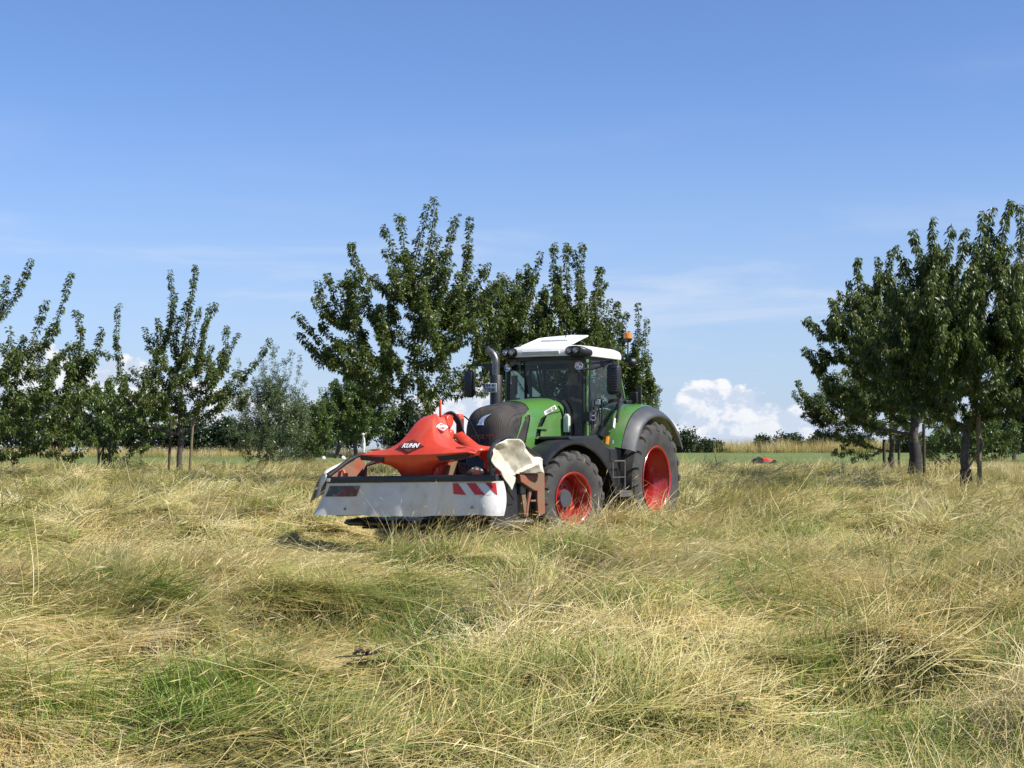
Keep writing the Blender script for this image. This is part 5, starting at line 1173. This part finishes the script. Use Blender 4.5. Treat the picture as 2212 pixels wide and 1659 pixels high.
for t in np.linspace(0, 1, 7):
    rws.append([(6.02 + .03 * t, -1.50 + .01 * math.sin(t * 8) - .14 * t, 1.18 - .34 * t), (5.98, -1.58 - .10 * t, 1.20 - .36 * t), (5.95, -1.66 - .12 * t, 1.18 - .36 * t + .03 * math.sin(t * 6))])
o = mp(MB().grid(rws).build('corner_flap', M['grey_tarp'], W_, angle=60)); o.modifiers.new('s', 'SOLIDIFY').thickness = .006
# the white tarpaulin bunched over the near end: (u = along x, z) outline with folds pushed in and out
OUT = [(6.12, 1.40), (6.03, 1.56), (5.90, 1.66), (5.72, 1.71), (5.50, 1.71), (5.30, 1.64), (5.10, 1.565), (4.85, 1.49), (4.62, 1.42), (4.64, 1.32), (4.70, 1.22), (4.98, 1.21), (5.29, 1.215), (5.40, 1.12), (5.56, .97), (5.70, 1.10), (5.86, 1.24), (6.0, 1.31)]
def tarp_y(x, z):
    def sd(ax, az_, bx, bz_): 
        L_ = math.hypot(bx - ax, bz_ - az_); return ((x - ax) * (bz_ - az_) - (z - az_) * (bx - ax)) / L_
    d1 = sd(5.84, 1.56, 5.31, 1.20)      # deep fold, ridge to hinge
    d2 = sd(5.29, 1.22, 4.93, 1.37)      # lower lip of the upper flap
    d3 = sd(5.50, 1.72, 4.98, 1.36)      # soft crease across the upper flap
    lim = 1 if z < 1.58 else max(0, 1 - (z - 1.58) / .08)
    y = 1.435 + .50 * min(abs(d1), .17) * (1 if d1 > 0 else .8) * lim + .085 * (1 - lim)
    y += .10 * max(0, 1 - abs(d3) / .16) - .05
    if x < 5.30 and d2 > 0: y -= .055 * min(1, d2 / .012)
    if x < 5.30 and d2 <= 0 and d2 > -.08: y += .02 * (1 + d2 / .08)
    return y + .006 * math.sin(x * 19 + z * 7) + .004 * math.sin(z * 33 - x * 9) + .25 * max(0, 1.18 - z) * .3
def tarp():
    bm = bmesh.new(); NX = 74; NZ = 44; g = {}
    for i in range(NX):
        for j in range(NZ):
            x = 4.58 + 1.58 * i / (NX - 1); z = .95 + .78 * j / (NZ - 1); g[i, j] = (x, z)
    vid = {}
    for i in range(NX - 1):
        for j in range(NZ - 1):
            cx = sum(g[a][0] for a in ((i, j), (i + 1, j + 1))) / 2; cz = sum(g[a][1] for a in ((i, j), (i + 1, j + 1))) / 2
            if not inpoly(cx, cz, OUT): continue
            f = []
            for a in ((i, j), (i + 1, j), (i + 1, j + 1), (i, j + 1)):
                if a not in vid: vid[a] = bm.verts.new((g[a][0], 0, g[a][1]))
                f.append(vid[a])
            bm.faces.new(f)
    # pull the ragged border onto the outline, then push the folds
    segs = [(Vector(OUT[k]), Vector(OUT[(k + 1) % len(OUT)])) for k in range(len(OUT))]
    for v in bm.verts:
        if v.is_boundary:
            p = Vector((v.co.x, v.co.z)); best = None
            for a, b in segs:
                t = max(0, min(1, (p - a).dot(b - a) / (b - a).length_squared)); q = a.lerp(b, t)
                if best is None or (q - p).length < best[0]: best = ((q - p).length, q)
            v.co.x, v.co.z = best[1]
        v.co.y = tarp_y(v.co.x, v.co.z)
    bmesh.ops.recalc_face_normals(bm, faces=bm.faces)
    me = bpy.data.meshes.new('bunched_tarpaulin'); bm.to_mesh(me); bm.free(); me.shade_smooth(); me.set_sharp_from_angle(angle=R(24)); me.materials.append(M['white_tarp'])
    o = link(bpy.data.objects.new('bunched_tarpaulin', me)); o.parent = W_; m = o.modifiers.new('s', 'SOLIDIFY'); m.thickness = .012; o.location = (-MX, 0, 0)
    return o
tarp()
bent('side_frame', [(5.97, 1.40, 1.12), (6.06, 1.40, 1.30), (6.09, 1.40, 1.46), (6.02, 1.40, 1.585), (5.85, 1.40, 1.685), (5.55, 1.40, 1.735), (5.22, 1.40, 1.665), (4.88, 1.42, 1.53), (4.62, 1.43, 1.44)], .028, M['black'])
bent('side_hem', [(5.98, 1.39, 1.26), (5.80, 1.40, 1.14), (5.56, 1.42, .94), (5.44, 1.43, .84)], .014, M['black'])
# worn orange bracket, guards and the outer drum
c = MB(); c.prism([(5.24, 1.20), (4.66, 1.195), (4.60, 1.12), (4.61, 1.0), (4.68, .94), (4.80, .955), (5.20, 1.09)], 1.30, 1.42); hb = mp(c.build('hinge_bracket', M['rust'], W_, bevel=.012, smooth=False))
c = MB(); c.prism([(4.66, 1.24), (4.44, 1.24), (4.42, .60), (4.62, .56), (4.66, .8)], 1.36, 1.40); mp(c.build('rear_guard_plate', M['rust'], W_, bevel=.006, smooth=False)); 
c = MB(); c.prism([(5.12, 1.06), (5.0, 1.04), (4.86, .58), (4.98, .56)], 1.30, 1.36); c.prism([(4.86, .98), (4.78, .98), (4.88, .74), (4.92, .56), (4.97, .58)], 1.34, 1.38); c.box((4.78, 1.38, .80), (.16, .04, .03)); mp(c.build('guard_leg', M['rust'], W_, bevel=.008, smooth=False))
c = MB().revolve([(.52, .0001), (.52, .17), (.55, .175), (.76, .13), (.78, .155), (.80, .155), (.82, .12), (.83, .145), (.95, .14), (.96, .09), (1.06, .085), (1.06, .0001)], 8, axis='z', c=(5.10, 1.12, 0)); dr = mp(c.build('outer_drum', M['steel'], W_, smooth=False))
c = MB().revolve([(.49, .0001), (.49, .40), (.51, .42), (.53, .40), (.54, .0001)], 28, axis='z', c=(5.12, 1.12, 0)); mp(c.build('outer_disc', M['steel'], W_, angle=30))
mp(MB().box((4.95, 1.0, .72), (.9, .1, .5)).build('inner_guard', M['black'], W_, smooth=False))
mp(MB().grid([[(x, 1.30 + .02 * math.sin(x * 9) + .05 * (1.15 - z), z) for z in (1.13, .8, .42)] for x in np.linspace(5.16, 5.93, 9)]).build('inner_apron', M['black'], W_))  # added black apron that keeps the sun off the ground under the mower
# ------------------------------------------------------------------ people
def person(joints, radii, edges, parent, mats, classify, root=0, sub=2):
    me = bpy.data.meshes.new('body'); names = list(joints); V = [joints[n_] for n_ in names]; ix = {n_: i for i, n_ in enumerate(names)}
    me.from_pydata(V, [(ix[a], ix[b]) for a, b in edges], []); o = bpy.data.objects.new('body', me); S.collection.objects.link(o)
    o.modifiers.new('skin', 'SKIN'); 
    for i, n_ in enumerate(names):
        r = radii[n_]; r = (r, r) if isinstance(r, float) else r; me.skin_vertices[0].data[i].radius = r; me.skin_vertices[0].data[i].use_root = (i == root)
    s_ = o.modifiers.new('sub', 'SUBSURF'); s_.levels = s_.render_levels = sub
    dg = bpy.context.evaluated_depsgraph_get(); m2 = bpy.data.meshes.new_from_object(o.evaluated_get(dg)); bpy.data.objects.remove(o)
    m2.materials.clear()
    for m in mats: m2.materials.append(m)
    for p in m2.polygons: p.material_index = classify(p.center)
    m2.shade_smooth(); m2.name = 'body'
    b = link(bpy.data.objects.new('body', m2)); b.parent = parent; return b
E_ = [('pel', 'bel'), ('bel', 'che'), ('che', 'nec'), ('nec', 'hea'), ('hea', 'cro')]
for s_ in 'LR': E_ += [('pel', 'hip' + s_), ('hip' + s_, 'kne' + s_), ('kne' + s_, 'ank' + s_), ('ank' + s_, 'toe' + s_), ('che', 'sho' + s_), ('sho' + s_, 'elb' + s_), ('elb' + s_, 'wri' + s_), ('wri' + s_, 'han' + s_)]
RAD = dict(pel=.14, bel=.13, che=.155, nec=.06, hea=.095, cro=.075)
for s_ in 'LR': RAD.update({'hip' + s_: .10, 'kne' + s_: .062, 'ank' + s_: .045, 'toe' + s_: .042, 'sho' + s_: .07, 'elb' + s_: .046, 'wri' + s_: .032, 'han' + s_: .035})
# tractor driver, sitting (x forward, y left)
dp = TO + FW * .85
D = thing('person', 'driver in a dark polo shirt and shorts sitting in the tractor cab', 'person', (dp[0] + LF[0] * .05, dp[1] + LF[1] * .05, 2.08), R(-119.5))
J = dict(pel=(-.05, 0, .10), bel=(-.08, 0, .28), che=(-.06, 0, .50), nec=(-.02, 0, .66), hea=(.02, 0, .80), cro=(.02, 0, .88))
for s_, k in (('L', 1), ('R', -1)):
    J.update({'hip' + s_: (.0, .11 * k, .08), 'kne' + s_: (.46, .20 * k, .07), 'ank' + s_: (.56, .18 * k, -.24), 'toe' + s_: (.72, .18 * k, -.24), 'sho' + s_: (-.05, .21 * k, .56), 'elb' + s_: (.12, .28 * k, .32), 'wri' + s_: (.36, .19 * k, .36), 'han' + s_: (.44, .17 * k, .39)})
def cl_d(c_):
    if c_.z > .63: return 1
    if c_.x > .05 and c_.z > .22 and not (c_.x < .14 and c_.z > .4): return 1 if c_.x > .14 else 0
    if c_.z < .2 and c_.x > .30: return 1 if c_.z > -.22 else 3
    if c_.z < .17: return 2
    return 0
person(J, RAD, E_, D, [M['navy'], M['skin'], M['shorts'], M['ink']], cl_d)
def facebits(par, hx, hz, hair, s_=1.):
    c = MB().revolve([(-.02, .0001)] , 4) if False else MB()
    prof = [(math.cos(a) * .118 * s_, math.sin(a) * .112 * s_) for a in np.linspace(0, 1.45, 7)]
    c.revolve([(h, max(r, .0001)) for h, r in prof], 18, axis='z', c=(hx - .012, 0, hz + .015)); c.build('hair', hair, par)
    MB().tube([(hx + .085, 0, hz + .02), (hx + .115, 0, hz - .015)], [.012, .018], 8).build('nose', M['skin'], par)
facebits(D, .02, .82, M['hair'])
def stander(nm, lab, x, y, rot, shirt, trousers, hat, sc=1.):
    o = thing(nm, lab, 'person', (x, y, gz1(x, y) + .05), rot); o.scale = (sc,) * 3
    J = dict(pel=(0, 0, .93), bel=(.0, 0, 1.08), che=(.02, 0, 1.30), nec=(.03, 0, 1.47), hea=(.05, 0, 1.61), cro=(.05, 0, 1.69))
    for s_, k in (('L', 1), ('R', -1)):
        J.update({'hip' + s_: (0, .10 * k, .90), 'kne' + s_: (.03 * k, .12 * k, .50), 'ank' + s_: (.02 * k - .02, .13 * k, .09), 'toe' + s_: (.13 + .02 * k, .15 * k, .05), 'sho' + s_: (.01, .19 * k, 1.38), 'elb' + s_: (.05, .25 * k, 1.12), 'wri' + s_: (.20, .16 * k, .98), 'han' + s_: (.27, .12 * k, .93)})
    def cl(c_):
        if c_.z > 1.43: return 1
        if c_.z < .09: return 3
        if abs(c_.y) > .19 and c_.z < 1.18 and c_.z > .85: return 1
        if c_.x > .14 and c_.z > .8: return 1
        if c_.z < .95: return 2
        return 0
    b = person(J, RAD, E_, o, [shirt, M['skin'], trousers, M['ink']], cl, sub=1)
    facebits(o, .05, 1.63, hat); return o
# ------------------------------------------------------------------ stakes, golfers, bag, far mower, weeds
def stake(label, px, d, h, r_, m, leanx=0., group='stakes beside the young trees'):
    x = at(px, d); o = MB().tube([(0, 0, -.3), (leanx * .6, 0, h * .6), (leanx, 0, h)], [r_, r_, r_ * .96], 10).build('stake', m); o.location = (x, d, gz1(x, d)); tag(o, label, 'stake', group); return o
stake('dark stake left of the staked cherry trunk', 365, 49.4, 1.95, .042, M['stake2'], .07)
stake('pale leaning stake right of the staked cherry trunk', 410, 49.2, 1.95, .045, M['stake'], .12)
stake('stake holding a black strap, right of the nearest right trunk', 2115, 35.8, 1.98, .055, M['stake'], -.02)
stake('thin dark stake right of the middle right trunk', 1995, 44.5, 1.75, .05, M['stake2'])
stake('dark stake left of the low plum trunk', 1909, 54.4, 1.6, .06, M['stake2'])
stake('dark stake right of the low plum trunk', 1941, 54.6, 1.6, .05, M['stake2'])
stake('left stake under the bright fruit tree', 214, 61.5, 1.4, .05, M['stake2'])
stake('right stake under the bright fruit tree', 238, 61.5, 1.4, .05, M['stake2'])
x = at(2115, 35.8); z = gz1(x, 35.8)
o = MB().tube([(0, -.07, 1.42), (.05, -.07, 1.30), (.03, -.07, 1.12), (-.12, -.09, .98), (-.33, -.10, .66)], [.012, .03, .034, .022, .026], 6).build('tree_strap', M['black']); o.location = (x, 35.8, z); tag(o, 'loose black rubber strap hanging from the right hand stake', 'strap')
# golfers on the fairway
stander('person', 'golfer in white clothes and white cap standing beyond the mower', at(786, 104), 104, R(200), M['whitecloth'], M['whitecloth'], M['whitecloth'])
stander('person', 'golfer in a brick red top and white cap half hidden by the apple tree', at(702, 105), 105, R(250), M['redcloth'], M['shorts'], M['whitecloth'])
x = at(731, 103); b = thing('golf_trolley', 'black golf bag on a two wheeled trolley on the green', 'golf bag', (x, 103, gz1(x, 103) + .05), R(-30))
MB().tube([(-.18, 0, .22), (.16, 0, .98)], [.14, .17], 12).build('bag', M['black'], b)
c = MB()
for k in range(5): c.tube([(.13 + .02 * k, -.06 + .03 * k, .95), (.22 + .02 * k, -.08 + .04 * k, 1.16 + .02 * (k % 2))], [.012, .03], 5)
c.build('club', M['steel'], b); MB().tube([(.16, 0, 1.12), (.20, 0, 1.16)], .08, 8).build('club_cover', M['white'], b)
for s_ in (-1, 1):
    MB().tube([(-.05, .30 * s_, .15), (-.05, .34 * s_, .15)], .15, 16).build('wheel', M['black'], b)
MB().tube([(-.05, -.3, .15), (-.05, .3, .15)], .02).build('axle', M['steel'], b); MB().tube([(-.2, 0, .2), (.3, 0, .8), (-.45, 0, 1.05)], .015).build('handle', M['steel'], b)
for (px, lb) in ((742, 'white golf marker left of the apple trunk'), (699, 'white tee marker below the golfer in red')):
    x = at(px, 101); c = MB().revolve([(0, .0001), (0, .16), (.12, .14), (.2, .05), (.21, .0001)], 10, axis='z').build('tee_marker', M['white']); c.location = (x, 101, gz1(x, 101) + .05); tag(c, lb, 'marker', 'white markers on the green')
# low orange machine on the green strip
x = at(1646, 78); m_ = thing('small_mower', 'low orange and black mower standing on the edge of the green strip', 'mower', (x, 78, gz1(x, 78) + .12), R(8)); m_.scale = (1.05, 1.05, 1.05)
rows = []
for t in np.linspace(0, 1, 9):
    xx = -.02 + .58 * t; hh = .16 + .20 * math.sin(math.pi * min(1, .25 + .75 * t)) ** .8 * (1 - .35 * t)
    rows.append([(xx, -.28, .12), (xx, -.27, hh * .8), (xx, -.12, hh), (xx, .12, hh), (xx, .27, hh * .8), (xx, .28, .12)])
MB().grid(rows, closed=True, cap=True).build('cover', M['red'], m_, bevel=.01)
c = MB(); c.box((.25, 0, .10), (.7, .62, .09)); c.build('deck', M['dkgrey'], m_, bevel=.02)
c = MB(); c.box((-.26, 0, .22), (.34, .34, .2), Euler((0, R(-12), 0)).to_matrix()); c.tube([(-.4, -.1, .25), (-.2, .05, .38), (0, 0, .33)], .03); c.build('motor', M['black'], m_, bevel=.03)
for xx, yy in ((-.36, -.28), (-.36, .28), (.52, -.33), (.52, .33)):
    MB().revolve([(-.05, .0001), (-.05, .10), (.05, .10), (.05, .0001)], 16, c=(xx, yy, .13)).build('wheel', M['black'], m_)
# weeds
def weed(label, px, d, h, wpx, seed, m='dark', n=420, leaf=.07):
    g = np.random.default_rng(seed); x = at(px, d); o = thing('weed_plant', label, 'plant', (x, d, gz1(x, d)), 0, 'dark weeds standing in the hay'); r_ = wpx / 3200 * d / 2; st = MB(); P_ = []; D_ = []
    for k in range(9):
        a = g.uniform(0, 6.28); q = g.random() ** .6 * r_; hh = h * g.uniform(.5, 1.0) * (1 - .4 * q / max(r_, .01)); p = [Vector((q * math.cos(a) * .3, q * math.sin(a) * .3, -.05)), Vector((q * math.cos(a) * .7, q * math.sin(a) * .7, hh * .5)), Vector((q * math.cos(a), q * math.sin(a), hh))]
        st.tube(p, [.008, .006, .003], 4, cap=False); arr = np.array([tuple(v) for v in p]); u = g.random(n // 9) * 1.98; i = u.astype(int); f = (u - i)[:, None]; P_.append(arr[i] * (1 - f) + arr[i + 1] * f); dd = g.normal(0, 1, (n // 9, 3)); dd[:, 2] = np.abs(dd[:, 2]) * .4; D_.append(dd / np.linalg.norm(dd, axis=1, keepdims=True))
    st.build('stem', M['stake2'], o); P_ = np.concatenate(P_); cr = link(bpy.data.objects.new('leaves', leaves_mesh('leaves', P_, np.concatenate(D_), leaf * g.uniform(.6, 1.4, len(P_)), .4, LM[m], g))); cr.parent = o
for lb, px, d, h, wp in (('dark thistle clump left of the low plum trunk', 1885, 50, .75, 70), ('weed clump behind the middle right trunk', 2020, 50, .8, 50), ('weed by the strapped stake, to its left', 2042, 52, .8, 34), ('leafy weed left of the right tree shadow', 1575, 42, .55, 40), ('dark docks low beside the airy grey tree', 480, 56, .6, 90), ('single tall weed left of the staked cherry', 276, 56, .9, 18), ('second weed behind the staked cherry', 306, 57, .8, 24)):
    weed(lb, px, d, h, wp, int(px), 'dark')
x = at(775, 8.0); z = gz1(x, 8.0)
g = np.random.default_rng(5); o = thing('dead_flower_head', 'withered dark brown flower stalk lying on the near hay', 'plant', (x, 8.0, z + .16), 0); c = MB()
for k in range(7): a = g.uniform(-1, 1); c.tube([(-.12, 0, 0), (.0 + .05 * math.cos(a), .04 * a, .01), (.05 + .06 * math.cos(a * 2), .09 * a, .02 + .02 * g.random())], .003, 4)
c.build('stalk', M['stake2'], o)
for k in range(9): p = g.uniform(-1, 1, 3); MB().revolve([(0, .0001), (.0, .010), (.012, .012), (.02, .0001)], 7, axis='z', c=(.05 + p[0] * .07, p[1] * .06, .02 + p[2] * .012)).build('seed_head', mat('withered_brown', (.03, .018, .02), .9) if k == 0 else bpy.data.materials['withered_brown'], o)

for lb, px, d, h, wp in (('low broad leaved weed near the bottom edge, right of the middle', 1560, 7.6, .16, 150), ('broad leaved weed in the near hay, left of the middle', 640, 8.6, .16, 120), ('small broad leaved weed at the lower left', 160, 8.0, .14, 130), ('broad leaved weed in the near hay at the lower right', 1950, 9.2, .16, 120)):
    weed(lb, px, d, h, wp, int(px), 'bright', 70, .06)
